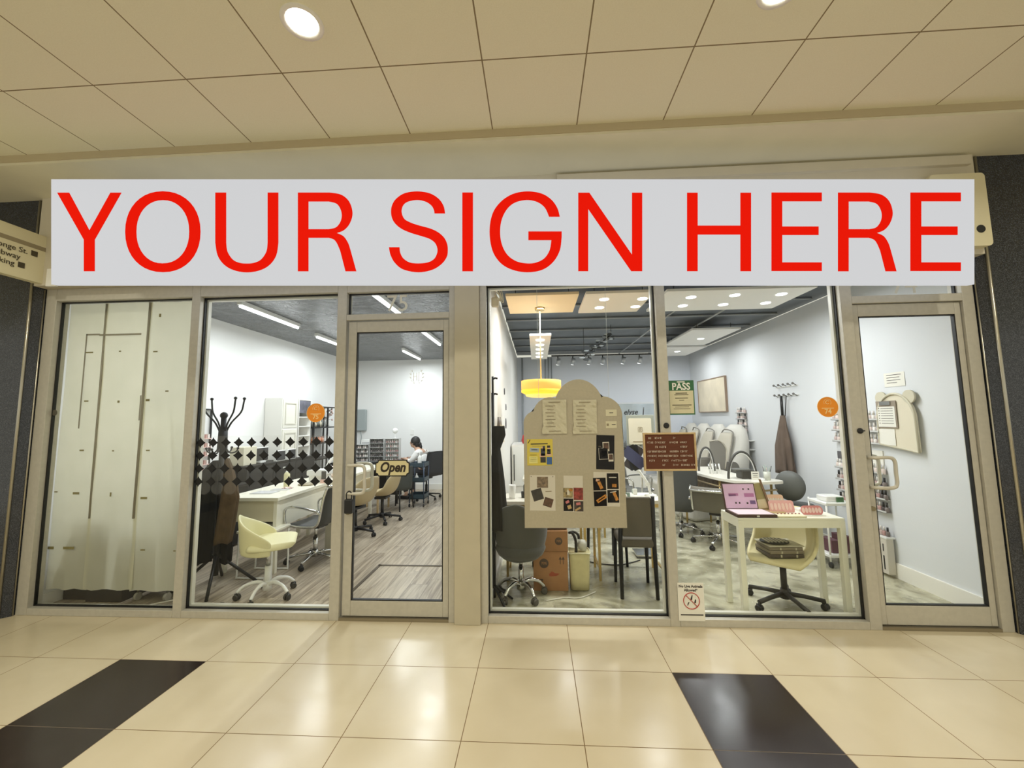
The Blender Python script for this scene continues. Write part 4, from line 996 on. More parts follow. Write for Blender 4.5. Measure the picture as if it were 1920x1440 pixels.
t = thing('utility_cart', 'dark teal three-tier utility cart with bottles at the back', 'cart', (1.22, 4.35, 0))
TEAL = M('teal_dark', (48, 66, 76), 0.4)
for z in (0.14, 0.44, 0.70):
    b = MB(); b.box(-0.14, 0.14, -0.17, 0.17, z, z+0.01); b.box(-0.14, 0.14, -0.17, -0.16, z, z+0.08); b.box(-0.14, 0.14, 0.16, 0.17, z, z+0.08); b.box(-0.14, -0.13, -0.17, 0.17, z, z+0.08); b.box(0.13, 0.14, -0.17, 0.17, z, z+0.08)
    b.build('tray', TEAL, t)
for x, y in ((-.13, -.16), (.13, -.16), (-.13, .16), (.13, .16)):
    MB().cyl((x, y, 0.07), (x, y, 0.78), 0.011, seg=8).build('post', M('post_blue', (70, 84, 104), 0.35, 0.3), t)
    MB().cyl((x-0.01, y, 0.03), (x+0.01, y, 0.03), 0.03, seg=12).build('caster', BPL, t)
pump_bottle('clear pump bottle on the teal utility cart', (1.24, 4.30, 0.71), 0.22, 0.036, WPL)
tag(MB().lathe([(0.03, 0), (0.035, 0.07), (0.012, 0.11), (0.012, 0.14)], (1.2, 4.25, 0.452)).build('bottle', WPL), 'white bottle on the middle tier of the teal cart', 'bottle')

# seated person
SKN = M('skin', (206, 166, 140), 0.55); SHT = M('shirt_white', (232, 230, 226), 0.8); TRS = M('trousers_dark', (40, 42, 48), 0.8); HAR = M('hair_black', (24, 21, 20), 0.55)
def skin(name, verts, edges, rad, m, parent, sub=2, root=0):
    me = bpy.data.meshes.new(name); me.from_pydata(verts, edges, []); me.materials.append(m)
    o = bpy.data.objects.new(name, me); COL.objects.link(o); o.parent = parent
    o.modifiers.new('Skin', 'SKIN'); me.skin_vertices[0].data[root].use_root = True
    for i, r in enumerate(rad):
        me.skin_vertices[0].data[i].radius = r if isinstance(r, tuple) else (r, r)
    s = o.modifiers.new('Subsurf', 'SUBSURF'); s.levels = sub; s.render_levels = sub
    for f in me.polygons: f.use_smooth = True
    return o
p = thing('person', 'person with dark tied hair and white shirt seated at the back table', 'person', (1.08, 4.97, 0), -0.3)
# faces -x, leaning to the table; pelvis on the seat
V = [(0.10, 0, 0.55), (0.08, 0, 0.70), (0.01, 0, 0.86), (-0.04, 0, 0.93), (-0.09, 0, 0.99), (-0.125, 0, 1.03),
     (-0.01, -0.15, 0.89), (-0.11, -0.19, 0.74), (-0.30, -0.13, 0.79), (-0.36, -0.11, 0.785),
     (-0.01, 0.15, 0.89), (-0.11, 0.19, 0.74), (-0.30, 0.13, 0.79), (-0.36, 0.11, 0.785),
     (0.0, -0.10, 0.545), (-0.33, -0.11, 0.54), (-0.30, -0.11, 0.30), (-0.26, -0.11, 0.08), (-0.35, -0.11, 0.04),
     (0.0, 0.10, 0.545), (-0.33, 0.11, 0.54), (-0.30, 0.11, 0.30), (-0.26, 0.11, 0.08), (-0.35, 0.11, 0.04)]
E_ = [(0, 1), (1, 2), (2, 3), (3, 4), (4, 5), (3, 6), (6, 7), (7, 8), (8, 9), (3, 10), (10, 11), (11, 12), (12, 13), (0, 14), (14, 15), (15, 16), (16, 17), (17, 18), (0, 19), (19, 20), (20, 21), (21, 22), (22, 23)]
Rr = [(.13, .11), (.12, .10), (.13, .10), (.08, .07), .05, .05, .055, .042, .03, .026, .055, .042, .03, .026, .085, .06, .05, .036, .035, .085, .06, .05, .036, .035]
skin('body', V, E_, Rr, SKN, p)
# head with face, facing -x and down
hb = MB(); hb.ball((-0.155, 0, 1.10), 0.088, sx=1.05, sy=0.86, sz=1.2, seg=20)
hb.ball((-0.20, 0, 1.045), 0.045, sx=0.9, sy=0.9, sz=0.8); hb.ball((-0.252, 0, 1.085), 0.014, sz=1.4)
for s in (-1, 1): hb.ball((-0.145, s*0.077, 1.09), 0.02, sx=0.7, sy=0.4, sz=1.2)
hb.cyl((-0.09, 0, 0.96), (-0.14, 0, 1.06), 0.05, 0.045)
hd = hb.build('head', SKN, p)
for s in (-1, 1): MB().ball((-0.236, s*0.03, 1.105), 0.009, seg=8).build('eye', BPL, hd)
MB().tube([(-0.238, -0.02, 1.05), (-0.243, 0, 1.048), (-0.238, 0.02, 1.05)], 0.004, 6).build('mouth', M('lips', (170, 96, 88), 0.5), hd)
hb = MB(); hb.ball((-0.135, 0, 1.125), 0.098, sx=1.02, sy=0.92, sz=1.08, seg=20); hb.ball((-0.085, 0, 1.07), 0.07, sx=0.7, sy=1.0, sz=1.1); hb.ball((-0.03, 0, 1.07), 0.035, sz=1.3)
hb.tube(cr([(-0.04, 0, 1.07), (-0.01, 0, 1.03), (-0.005, 0, 0.97)], 4), [0.028]*6+[0.02]*3, 8)
hb.build('hair', HAR, p)
skin('shirt', [V[0], V[1], V[2], V[3], V[6], (-0.06, -0.175, 0.81), V[7], (-0.2, -0.16, 0.765), V[10], (-0.06, 0.175, 0.81), V[11], (-0.2, 0.16, 0.765), (-0.075, 0, 0.965)], [(0, 1), (1, 2), (2, 3), (3, 4), (4, 5), (5, 6), (6, 7), (3, 8), (8, 9), (9, 10), (10, 11), (3, 12)],
     [(.15, .125), (.14, .12), (.16, .13), (.12, .11), .075, .064, .056, .048, .075, .064, .056, .048, .062], SHT, p)
skin('trousers', [(0.10, 0, 0.56), V[14], V[15], V[16], (-0.27, -0.11, 0.12), V[19], V[20], V[21], (-0.27, 0.11, 0.12)], [(0, 1), (1, 2), (2, 3), (3, 4), (0, 5), (5, 6), (6, 7), (7, 8)], [(.14, .12), .095, .072, .06, .05, .095, .072, .06, .05], TRS, p)
for s in (-1, 1):
    skin('hand', [(-0.36, s*0.11, 0.785), (-0.40, s*0.105, 0.782), (-0.43, s*0.125, 0.775), (-0.455, s*0.128, 0.772), (-0.44, s*0.11, 0.776), (-0.47, s*0.11, 0.772), (-0.44, s*0.095, 0.776), (-0.468, s*0.093, 0.772), (-0.432, s*0.083, 0.775), (-0.455, s*0.078, 0.772), (-0.40, s*0.082, 0.785), (-0.42, s*0.066, 0.78)],
         [(0, 1), (1, 2), (2, 3), (1, 4), (4, 5), (1, 6), (6, 7), (1, 8), (8, 9), (0, 10), (10, 11)], [.022, .02, .008, .007, .008, .007, .008, .007, .008, .007, .009, .008], SKN, p, 1)
    B('shoe', BPL, p, -0.44, -0.21, s*0.11-0.045, s*0.11+0.045, 0.0, 0.07, 0.02)
# ------------------------------------------------------------------ measuring helper: point of the photograph on the plane y = const
def at(u, v, y=0.0):
    d = CAMROT.to_3x3() @ Vector(((u-957.2)/FPX, -(v-707.5)/FPX, -1))
    t = (y-CAM.y)/d.y; p = CAM+d*t
    return p.x, p.z

# ------------------------------------------------------------------ right shop: scalloped notice board
BY = 0.13
t = thing('notice_board', 'large beige scalloped pinboard standing behind the third window', 'board')
FB = M('board_linen', (190, 176, 154), 0.85, noise=0.04, nscale=60)
prof = [at(984, 990, BY), at(1176, 990, BY), at(1170, 850, BY), at(1166, 790, BY)]
def scal(p0, p1, bulge, n=9):
    """arc between two points bulging up/out"""
    p0, p1 = Vector(p0), Vector(p1); m = (p0+p1)/2; d = p1-p0; nn = Vector((-d.y, d.x)).normalized()
    if nn.y < 0: nn = -nn
    out = []
    for i in range(1, n+1):
        u = i/n; q = p0.lerp(p1, u)+nn*bulge*math.sin(PI*u)**0.75*d.length
        out.append((q.x, q.y))
    return out
prof += scal(at(1166, 790, BY), at(1131, 743, BY), 0.24)
prof += [( (at(1085, 762, BY)[0])+0.205*math.cos(math.radians(a)), at(1085, 762, BY)[1]-0.02+0.245*math.sin(math.radians(a))) for a in range(22, 160, 8)]
prof += scal(at(1038, 745, BY), at(1000, 771, BY), 0.2)+scal(at(1000, 771, BY), at(982, 797, BY), 0.2)
xs = [q[0] for q in prof]
MB().prism(prof, BY, BY+0.018, 'Y').build('panel', FB, t)
for x in (3.42, 4.0): MB().cyl((x, BY+0.009, 1.55), (x, BY+0.009, 3.02), 0.0012, seg=6).build('hanging_cord', WPL, t)
def poster(name, label, cat, m, u0, v0, u1, v1, tilt=0.0, th=0.0015, yy=None):
    yy = BY-0.0005 if yy is None else yy
    a, b_ = at(u0, v0, yy), at(u1, v1, yy); w, h = abs(b_[0]-a[0]), abs(a[1]-b_[1])
    t = thing(name, label, cat, ((a[0]+b_[0])/2, yy, (a[1]+b_[1])/2)); t.rotation_euler = (0, tilt, 0)
    B('sheet', m, t, -w/2, w/2, -th, 0, -h/2, h/2)
    return t, w, h
def rects(t, name, L, y=-0.0022):
    """L: (material, cx, cz, w, h, tilt_deg)"""
    b = MB()
    for m, cx, cz, w, h, a in L:
        c, s = math.cos(math.radians(a)), math.sin(math.radians(a)); b.use(m)
        b.prism([(cx+c*x-s*z, cz+s*x+c*z) for x, z in ((-w/2, -h/2), (w/2, -h/2), (w/2, h/2), (-w/2, h/2))], y, y+0.0006)
    return b.build(name, None, t)
CPR = M('crumpled_paper', (214, 202, 176), 0.8, bump=0.6, bscale=14); INKL = M('ink_faint', (150, 132, 104), 0.7)
for (u0, u1), lab in (((1017, 1063), 'left crumpled price sheet pinned near the top of the pinboard'), ((1074, 1120), 'right crumpled price sheet pinned near the top of the pinboard')):
    a, b_ = at(u0, 750, BY), at(u1, 813, BY); w, h = b_[0]-a[0], a[1]-b_[1]
    t = thing('price_sheet', lab, 'paper', ((a[0]+b_[0])/2, BY-0.001, (a[1]+b_[1])/2)); rr = random.Random(u0)
    rows = []
    for i in range(13):
        row = []
        for j in range(10):
            x = -w/2+w*j/9; z = h/2-h*i/12
            cutl = 0.03 if i > 8 else 0.0; cutr = 0.025 if i < 3 else 0
            if j == 0: x += cutl*0.3*math.sin(i)
            row.append((x, -0.002-rr.uniform(0, 0.006)-(0.006 if (j < 2 and i > 8) or (j > 7 and i < 3) else 0), z))
        rows.append(row)
    MB().grid(rows, False).build('sheet', CPR, t, mods=(SOL(0.001),))
    rects(t, 'print', [(INKL, 0.0, h*0.43, w*0.5, 0.006, 0)]+[(INKL, -w*0.18, h*(0.32-0.1*k), w*(0.3 if k % 2 else 0.42), 0.0045, 0) for k in range(7)]+[(INKL, 0.0, -h*0.42, w*0.5, 0.004, 0)], -0.0105)
for v0, v1, lab in ((768, 780, 'upper small cream business card on the pinboard'), (790, 802.6, 'lower small cream business card on the pinboard')):
    t, w, h = poster('business_card', lab, 'card', M('card_cream', (226, 214, 184), 0.6), 1135.5, v0, 1156.5, v1)
    rects(t, 'print', [(INK2, 0.0 if v0 < 780 else 0.02, 0, w*0.35, 0.006, 0)]+([] if v0 < 780 else [(INKL, -0.028, 0, 0.018, 0.018, 0)]))
YEL = M('flyer_yellow', (226, 200, 78), 0.6); YLT = M('flyer_pale', (238, 224, 140), 0.6); NAV = M('flyer_navy', (44, 44, 66), 0.6); SKP = M('flyer_skin', (228, 178, 150), 0.6); BLU = M('flyer_blue', (56, 96, 160), 0.6); PBL = M('flyer_paleblue', (176, 184, 196), 0.6)
t, w, h = poster('flyer', 'yellow flyer with two drawn figures on the pinboard', 'flyer', YEL, 988, 823.5, 1037, 872.5)
rects(t, 'print', [(INK2, -0.005, 0.068, 0.14, 0.008, 1), (INKL, -0.01, 0.05, 0.11, 0.003, 0), (INK2, -0.088, 0.088, 0.006, 0.035, -30), (PBL, -0.045, 0.018, 0.075, 0.034, -3), (BLU, -0.045, 0.02, 0.05, 0.006, 0), (INK2, -0.055, -0.022, 0.055, 0.003, 0), (YLT, -0.055, -0.062, 0.07, 0.055, 0)]+[(INKL, -0.055, -0.045-0.013*k, 0.05, 0.002, 0) for k in range(3)])
rects(t, 'figures', [(NAV, 0.025, 0.0, 0.036, 0.06, 0), (NAV, 0.033, 0.03, 0.018, 0.04, 0), (SKP, 0.02, -0.025, 0.046, 0.03, 0), (INK2, 0.025, -0.062, 0.044, 0.045, 0), (SKP, 0.02, 0.035, 0.012, 0.016, 0),
      (INK2, 0.072, 0.045, 0.026, 0.018, 0), (SKP, 0.072, 0.033, 0.016, 0.018, 0), (INK2, 0.073, 0.005, 0.03, 0.04, 0), (SKP, 0.073, -0.02, 0.042, 0.02, 0), (BLU, 0.076, -0.07, 0.044, 0.06, 0), (PAP, 0.073, 0.016, 0.012, 0.018, 0)], -0.003)
DKB = M('poster_black', (20, 13, 12), 0.7, spec=0.2); PHB = M('photo_brown', (92, 62, 46), 0.5, noise=0.6, nscale=45); PHD = M('photo_dark', (62, 46, 42), 0.5, noise=0.7, nscale=60); PHS = M('photo_sepia', (130, 108, 88), 0.5, noise=0.6, nscale=40); PHW = M('print_white', (222, 210, 196), 0.6)
t, w, h = poster('flyer', 'black flyer with three tilted photo frames on the pinboard', 'flyer', DKB, 1117, 816, 1153, 880, 0.04)
rects(t, 'frames', [(PHW, 0.005, 0.045, 0.052, 0.075, 4), (PHW, -0.015, -0.012, 0.075, 0.092, 4), (PHW, 0.045, -0.042, 0.04, 0.062, 3), (INKL, -0.04, 0.03, 0.025, 0.004, 0), (INKL, -0.045, 0.045, 0.02, 0.003, 0)])
rects(t, 'photos', [(PHB, 0.005, 0.051, 0.042, 0.050, 4), (DKB, -0.015, -0.012, 0.069, 0.086, 4), (PHD, -0.01, -0.01, 0.045, 0.05, 4), (PHB, 0.045, -0.037, 0.032, 0.042, 3)], -0.003)
t, w, h = poster('photo_sheet', 'white sheet with three tilted dark photos at the lower left of the pinboard', 'flyer', PHW, 993, 891, 1042, 957.5, 0.01)
rects(t, 'photos', [(PHS, 0.0, 0.085, 0.09, 0.088, 0), (M('photo_black', (58, 50, 46), 0.5, noise=0.4, nscale=60), -0.042, -0.015, 0.085, 0.09, 17), (PHB, 0.045, -0.075, 0.072, 0.07, -17)])
rects(t, 'print', [(INKL, 0.048, 0.012, 0.05, 0.006, 3), (BPL, -0.092, 0.13, 0.006, 0.006, 0), (BPL, 0.085, 0.13, 0.006, 0.006, 0)])
PHR = M('photo_red', (150, 56, 48), 0.5, noise=0.6, nscale=50); PHO = M('photo_orange', (200, 130, 50), 0.5, noise=0.5, nscale=40)
t, w, h = poster('photo_sheet', 'narrow photo sheet with four bright pictures at the bottom of the pinboard', 'flyer', PHW, 1056, 892, 1094, 960, 0.015)
rects(t, 'photos', [(M('photo_cream', (150, 130, 90), 0.5, noise=0.8, nscale=40), -0.042, 0.008, 0.076, 0.078, 0), (PHR, 0.040, 0.0, 0.076, 0.098, 0), (DKB, -0.040, -0.088, 0.078, 0.10, 0), (PHD, 0.042, -0.098, 0.074, 0.082, 0)])
rects(t, 'picture_details', [(M('photo_pink', (206, 120, 120), 0.5), -0.048, -0.065, 0.03, 0.02, 30), (M('photo_tan', (196, 160, 110), 0.5), -0.032, -0.105, 0.03, 0.03, 20), (PHW, -0.04, 0.01, 0.02, 0.04, 0), (PHO, -0.02, 0.03, 0.03, 0.02, 0), (MATS['photo_pink'], 0.04, -0.078, 0.035, 0.02, 10), (MATS['photo_tan'], 0.035, -0.12, 0.05, 0.015, 30), (PHR, 0.04, 0.01, 0.012, 0.06, 15)], -0.003)
t, w, h = poster('photo_sheet', 'wide photo sheet with four dark hand pictures at the lower right of the pinboard', 'flyer', PHW, 1112, 885.5, 1163, 949.5, 0.015)
rects(t, 'photos', [(DKB, -0.056, 0.04, 0.102, 0.10, 2), (DKB, 0.05, 0.065, 0.092, 0.125, 1), (DKB, -0.052, -0.075, 0.102, 0.118, 2), (DKB, 0.052, -0.055, 0.092, 0.10, 1)])
rects(t, 'picture_details', [(PHO, -0.052, 0.035, 0.026, 0.07, 25), (SKP, -0.07, 0.07, 0.03, 0.02, -10), (PHO, 0.062, 0.03, 0.034, 0.026, 0), (PHW, 0.05, 0.095, 0.06, 0.008, 0), (PHO, -0.04, -0.075, 0.09, 0.028, 33), (DKB, -0.04, -0.075, 0.06, 0.008, 33), (PHO, 0.07, -0.055, 0.024, 0.07, 22), (PHW, 0.052, -0.02, 0.05, 0.007, 10)], -0.003)

# black coat on a dark stand at the left
t = thing('coat_stand', 'slim black stand at the left edge of the third window', 'coat stand', (2.975, 0.42, 0))
b = MB(); b.cyl((0.03, 0, 0.02), (0.03, 0, 1.80), 0.014); b.tube(cr([(0.03, 0, 1.76), (0.045, 0, 1.79), (0.075, 0, 1.785)], 4), 0.008); b.tube(cr([(0.03, 0, 1.92), (0.05, 0, 1.935), (0.075, 0, 1.93)], 4), 0.008); b.cyl((0.03, 0, 1.8), (0.03, 0, 1.95), 0.010); b.build('pole', BMT, t)
for a in (-0.9, 0.0, 0.9): MB().tube([(0.03, 0, 0.12), (0.03+0.16*math.cos(a), 0.2*math.sin(a), 0.01)], 0.010).build('foot', BMT, t)
CJ = M('coat_charcoal', (38, 36, 31), 0.9, spec=0.2)
o = garment('hooded_coat', CJ, None, [(1.50, 3.055, 0.42, 0.055, 0.03), (1.42, 3.055, 0.42, 0.062, 0.045), (1.30, 3.035, 0.42, 0.035, 0.04), (1.18, 3.035, 0.42, 0.05, 0.07), (1.0, 3.045, 0.42, 0.06, 0.10), (0.75, 3.055, 0.42, 0.068, 0.12), (0.60, 3.055, 0.42, 0.068, 0.12)], 11)
tag(o, 'long charcoal hooded coat hanging at the left edge of the third window', 'coat')

# grey shell chair with chrome base
t = thing('shell_chair', 'grey velvet shell chair with chrome swivel base at the lower left of the third window', 'chair', (3.235, 0.50, 0), PI-0.15)
SV = GRY
bk = []
for i in range(8):
    u = i/7; row = []
    for j in range(33):
        a = math.radians(-118+236*j/32); w = max(0.0, 1-abs(a)/math.radians(118))
        top = 0.52+0.32*(w**0.55)+0.012*abs(math.sin(j*PI/5.5)); R = 0.155+0.07*u+0.02*math.sin(u*PI)
        bot = 0.33+0.02*(1-w)
        row.append((R*math.sin(a)*1.02, R*math.cos(a), bot+(top-bot)*u))
    bk.append(row)
MB().grid(bk).build('backrest', SV, t, mods=(SOL(0.035), SUB(1)))
MB().lathe([(0.14, 0.34), (0.2, 0.37), (0.225, 0.42), (0.21, 0.465), (0.0, 0.475)], seg=28, cap=False).build('seat', SV, t)
MB().cyl((0, 0, 0.10), (0, 0, 0.26), 0.024).cyl((0, 0, 0.25), (0, 0, 0.36), 0.016).build('column', CHR, t)
star_base(t, 0.215, CHR, arm=0.016, curve=True, a0=-1.45, cm=M('caster_grey', (84, 80, 72), 0.45), wr=0.028)

# cartons and bin
CBD = M('cardboard', (176, 128, 84), 0.75, noise=0.05, nscale=20); CBI = M('carton_ink', (92, 74, 60), 0.7)
def carton(label, x0, x1, y0, y1, z0, z1, bottom):
    t = thing('cardboard_box', label, 'box', ((x0+x1)/2, (y0+y1)/2, z0)); w, d, h = (x1-x0)/2, (y1-y0)/2, z1-z0
    B('carton', CBD, t, -w, w, -d, d, 0, h, 0.004)
    r = 0.042 if bottom else 0.034; cx, cz = (-w*0.38, h*0.70) if bottom else (w*0.45, h*0.5)
    b = MB(); b.cyl((cx, -d-0.0012, cz), (cx, -d, cz), r, seg=28)
    if bottom:
        for q in (0.45, 0.62):
            x = w*(q+0.12); b.prism([(x-0.014, h*0.80), (x+0.014, h*0.80), (x, h*0.88)], -d-0.0012, -d); b.box(x-0.003, x+0.003, -d-0.0012, -d, h*0.68, h*0.80)
        b.box(-w*0.75, -w*0.45, -d-0.0012, -d, h*0.2, h*0.3)
    b.build('stamp', CBI, t)
    text('70%', r*0.75, CBD, t, (cx, -d-0.0015, cz), offs=0.0005)
    if bottom: MB().prism([(-0.05+w*.2, h*.42), (w*.2-0.02, h*.5), (w*.2+0.01, h*.45), (w*.2+0.05, h*.44), (w*.2+0.02, h*.38), (w*.2-0.04, h*.37)], -d-0.0012, -d).build('mark', M('carton_red', (170, 84, 56), 0.7), t)
    return t
carton('large cardboard carton with a 70% stamp under the pinboard, bottom of the pair', 3.345, 3.66, 0.62, 0.98, 0.0, 0.345, True)
carton('smaller cardboard carton with a round stamp stacked on the larger one', 3.36, 3.665, 0.62, 0.95, 0.347, 0.53, False)
tag(B('cardboard_box', M('dark_carton', (84, 56, 40), 0.8), None, 3.40, 3.66, 0.66, 0.92, 0.533, 0.64, 0.003), 'flat dark brown box on top of the cartons', 'box')
CBN = M('canvas_cream', (214, 204, 154), 0.8, noise=0.04, nscale=25)
t = thing('storage_bin', 'cream fabric bin beside the cardboard cartons', 'bin', (3.77, 0.70, 0))
MB().loft([[(sx_*(0.085+0.012*u), sy_*(0.08+0.01*u), 0.0+0.33*u) for sx_, sy_ in [(math.copysign(abs(math.cos(a))**0.5, math.cos(a)), math.copysign(abs(math.sin(a))**0.5, math.sin(a))) for a in [2*PI*k/28 for k in range(28)]]] for u in (0.02, .3, .6, .8, 1)]).build('body', CBN, t)
MB().tube([((0.1)*math.copysign(abs(math.cos(a))**0.5, math.cos(a)), 0.092*math.copysign(abs(math.sin(a))**0.5, math.sin(a)), 0.33+0.006*math.sin(3*a)) for a in [2*PI*k/28 for k in range(28)]], 0.006, 6, True).build('rim', M('bin_rim', (232, 226, 190), 0.7), t)
t = thing('handbag', 'black bag strap sticking out of the cream bin', 'bag', (3.72, 0.66, 0.33))
MB().tube(cr([(0.02, 0, -0.02), (0.02, 0, 0.10), (-0.01, 0, 0.17), (-0.04, 0.01, 0.17), (0.0, 0.01, 0.18), (0.04, 0.0, 0.16), (0.05, 0, 0.12)], 4), 0.016, 8, flat=0.6).build('strap', BPL, t)
tag(MB().ball((3.80, 0.68, 0.39), 0.045, sz=1.1).box(3.78, 3.835, 0.66, 0.72, 0.335, 0.43, 0.01).build('clear_pouch', M('pouch', (206, 204, 190), 0.3)), 'crumpled pale pouch on top of the cream bin', 'pouch')
tag(MB().tube(cr([(3.45, 0.40, 0.006), (3.6, 0.46, 0.006), (3.75, 0.47, 0.006), (3.9, 0.6, 0.006)], 6), 0.005).build('cable', MATS['cable_white']), 'white cable on the floor in front of the cartons', 'cable')

# gold legged manicure tables behind the board
TOPW = M('table_white', (238, 234, 222), 0.3)
def gold_table(label, x0, x1, y0, y1, z=0.76):
    t = thing('manicure_table', label, 'table', ((x0+x1)/2, (y0+y1)/2, 0)); w, d = (x1-x0)/2, (y1-y0)/2
    B('tabletop', TOPW, t, -w, w, -d, d, z-0.035, z, 0.004)
    MB().box(-w+0.02, w-0.02, -d+0.02, d-0.02, z-0.07, z-0.036).build('apron', GLD, t)
    for x in (-w+0.035, w-0.035):
        for y in (-d+0.035, d-0.035): B('leg', GLD, t, x-0.012, x+0.012, y-0.012, y+0.012, 0.0, z-0.07)
    for x in (-w+0.035, w-0.035): B('stretcher', GLD, t, x-0.008, x+0.008, -d+0.04, d-0.04, 0.10, 0.118)
    return t
gold_table('white table with gold legs behind the left half of the pinboard', 3.06, 3.88, 0.80, 1.25)
gold_table('white table with gold legs at the right edge of the third window', 3.95, 4.62, 0.84, 1.28)
gold_table('further white table with gold legs in the middle of the right shop', 3.2, 4.3, 2.3, 2.75)
tag(MB().lathe([(0.03, 0), (0.037, 0.13), (0.034, 0.135), (0.03, 0.10)], (3.14, 0.95, 0.761), seg=20, cap=True).build('paper_cup', WPL), 'white cup on the left gold-legged table', 'cup')
t = thing('desk_organizer', 'small dark cup with a curved handle beside the white cup', 'cup', (3.26, 1.0, 0.761))
MB().lathe([(0.03, 0), (0.033, 0.06), (0.03, 0.06)], seg=16).build('cup', BPL, t); MB().tube(cr([(0, 0, 0.05), (0.0, 0, 0.12), (0.03, 0, 0.14), (0.05, 0, 0.12)], 4), 0.008).build('handle', M('handle_grey', (96, 96, 92), 0.4), t)
mbox('paper_tray', 'white tray of papers on the left gold-legged table', 'tray', WPL, 3.36, 3.62, 0.95, 1.15, 0.761, 0.80)
mbox('device_box', 'white device on the right gold-legged table beside the pinboard', 'device', WPL, 4.12, 4.27, 0.86, 1.02, 0.761, 0.81)
t = thing('desk_lamp', 'white jointed desk lamp behind the letter board', 'lamp', (4.55, 1.08, 0.761))
MB().lathe([(0.06, 0), (0.06, 0.012), (0.02, 0.02)], seg=20).build('base', WPL, t)
b = MB(); b.tube([(0, 0, 0.01), (-0.02, 0, 0.12), (-0.10, 0, 0.24), (-0.20, 0, 0.33)], 0.014, 8); b.cyl((-0.03, -0.018, 0.12), (-0.03, 0.018, 0.12), 0.022); b.build('arm', WPL, t)
MB().lathe([(0.02, 0), (0.05, -0.03), (0.05, -0.05)], (-0.21, 0, 0.35), seg=16).build('head', WPL, t)
rr = random.Random(12)
GN = [M('misc_%d' % i, c, 0.4) for i, c in enumerate([(226, 226, 220), (150, 166, 156), (90, 92, 90), (120, 140, 128), (240, 238, 232), (190, 186, 174)])]
gname = ['white', 'grey-green', 'dark grey', 'green', 'bright white', 'stone']
for k in range(14):
    x, y = rr.uniform(4.02, 4.42), rr.uniform(1.0, 1.24); h = rr.uniform(0.03, 0.11); w = rr.uniform(0.015, 0.03); i = k % 6
    o = MB().box(x-w, x+w, y-0.015, y+0.015, 0.761, 0.761+h, 0.004).build('product_jar', GN[i])
    tag(o, gname[i]+' product tub among the clutter on the right gold-legged table', 'tub', gname[i]+' product tubs on the right gold-legged table')
for k in range(12):
    x, y = rr.uniform(3.25, 4.2), rr.uniform(2.35, 2.7); h = rr.uniform(0.05, 0.2); i = k % 6
    o = MB().lathe([(0.02, 0), (0.022, h*0.7), (0.01, h*0.8), (0.01, h)], (x, y, 0.761), seg=10).build('product_bottle', GN[i])
    tag(o, gname[i]+' bottle on the middle gold-legged table', 'bottle', gname[i]+' bottles on the middle gold-legged table')

# black dining style chairs with grey seats
GSE = M('grey_fabric', (100, 94, 82), 0.85)
def blk_chair(label, loc, rz):
    t = thing('dining_chair', label, 'chair', loc, rz)
    for s in (-1, 1):
        MB().tube([(s*0.15, 0.19, 0.0), (s*0.145, 0.16, 0.45), (s*0.14, 0.20, 0.87)], [0.016, 0.02, 0.016], 8).build('leg', BMT, t)
        MB().tube([(s*0.15, -0.19, 0.0), (s*0.145, -0.17, 0.45)], [0.014, 0.018], 8).build('leg', BMT, t)
    B('seat', GSE, t, -0.155, 0.155, -0.20, 0.18, 0.42, 0.50, 0.025)
    B('backrest', GSE, t, -0.127, 0.127, 0.16, 0.195, 0.52, 0.86, 0.012)
    return t
blk_chair('black-legged chair with grey back beside the mullion, nearest the glass', (4.27, 0.66, 0), PI-0.04)
blk_chair('black-legged chair with grey seat half hidden behind the pinboard', (4.14, 1.42, 0), 0.2)

# pendant lamp
t = thing('pendant_lamp', 'yellow tiered drum pendant lamp on a brass rod', 'lamp', (at(1013, 640, 1.36)[0], 1.36, 0))
MB().cyl((0, 0, 2.80), (0, 0, 2.829), 0.055, seg=24).build('canopy', GLD, t)
MB().cyl((0, 0, 1.98), (0, 0, 2.80), 0.007, seg=8).build('rod', M('rod_cream', (222, 208, 160), 0.4), t)
SH1 = M('shade_amber', (236, 168, 70), 0.6, emit=(252, 196, 96), estr=0.75); SH2 = M('shade_yellow', (240, 180, 40), 0.6, emit=(255, 214, 60), estr=0.95); SH3 = M('shade_pale', (240, 200, 110), 0.6, emit=(255, 216, 120), estr=0.9)
MB().lathe([(0.205, 1.885), (0.225, 1.89), (0.225, 1.985), (0.21, 1.99)], seg=40, cap=True).build('upper_shade', SH1, t)
MB().lathe([(0.18, 1.835), (0.225, 1.855), (0.225, 1.883)], seg=40).build('middle_shade', SH2, t)
MB().lathe([(0.12, 1.80), (0.17, 1.81), (0.18, 1.832)], seg=40).build('lower_shade', SH3, t)

# long white panel lamp with ribs hanging near the back
t = thing('ribbed_panel_light', 'white panel light with round lamps hanging behind the pendant rod', 'ceiling light', (3.46, 2.3, 0))
B('panel', WHT, t, -0.125, 0.125, -0.95, 0.95, 2.50, 2.53, 0.004)
MB().tube([(0, -0.5, 2.53), (0, -0.5, 3.0)], 0.005).tube([(0, 0.5, 2.53), (0, 0.5, 3.0)], 0.005).build('cord', WPL, t)
for k in range(5): MB().lathe([(0.055, 2.50), (0.05, 2.488), (0.0, 2.486)], (0, -0.72+k*0.34, 0), seg=20, cap=False).build('lamp', M('lamp_soft', (255, 255, 255), 0.5, emit=(255, 255, 255), estr=1.6), t)

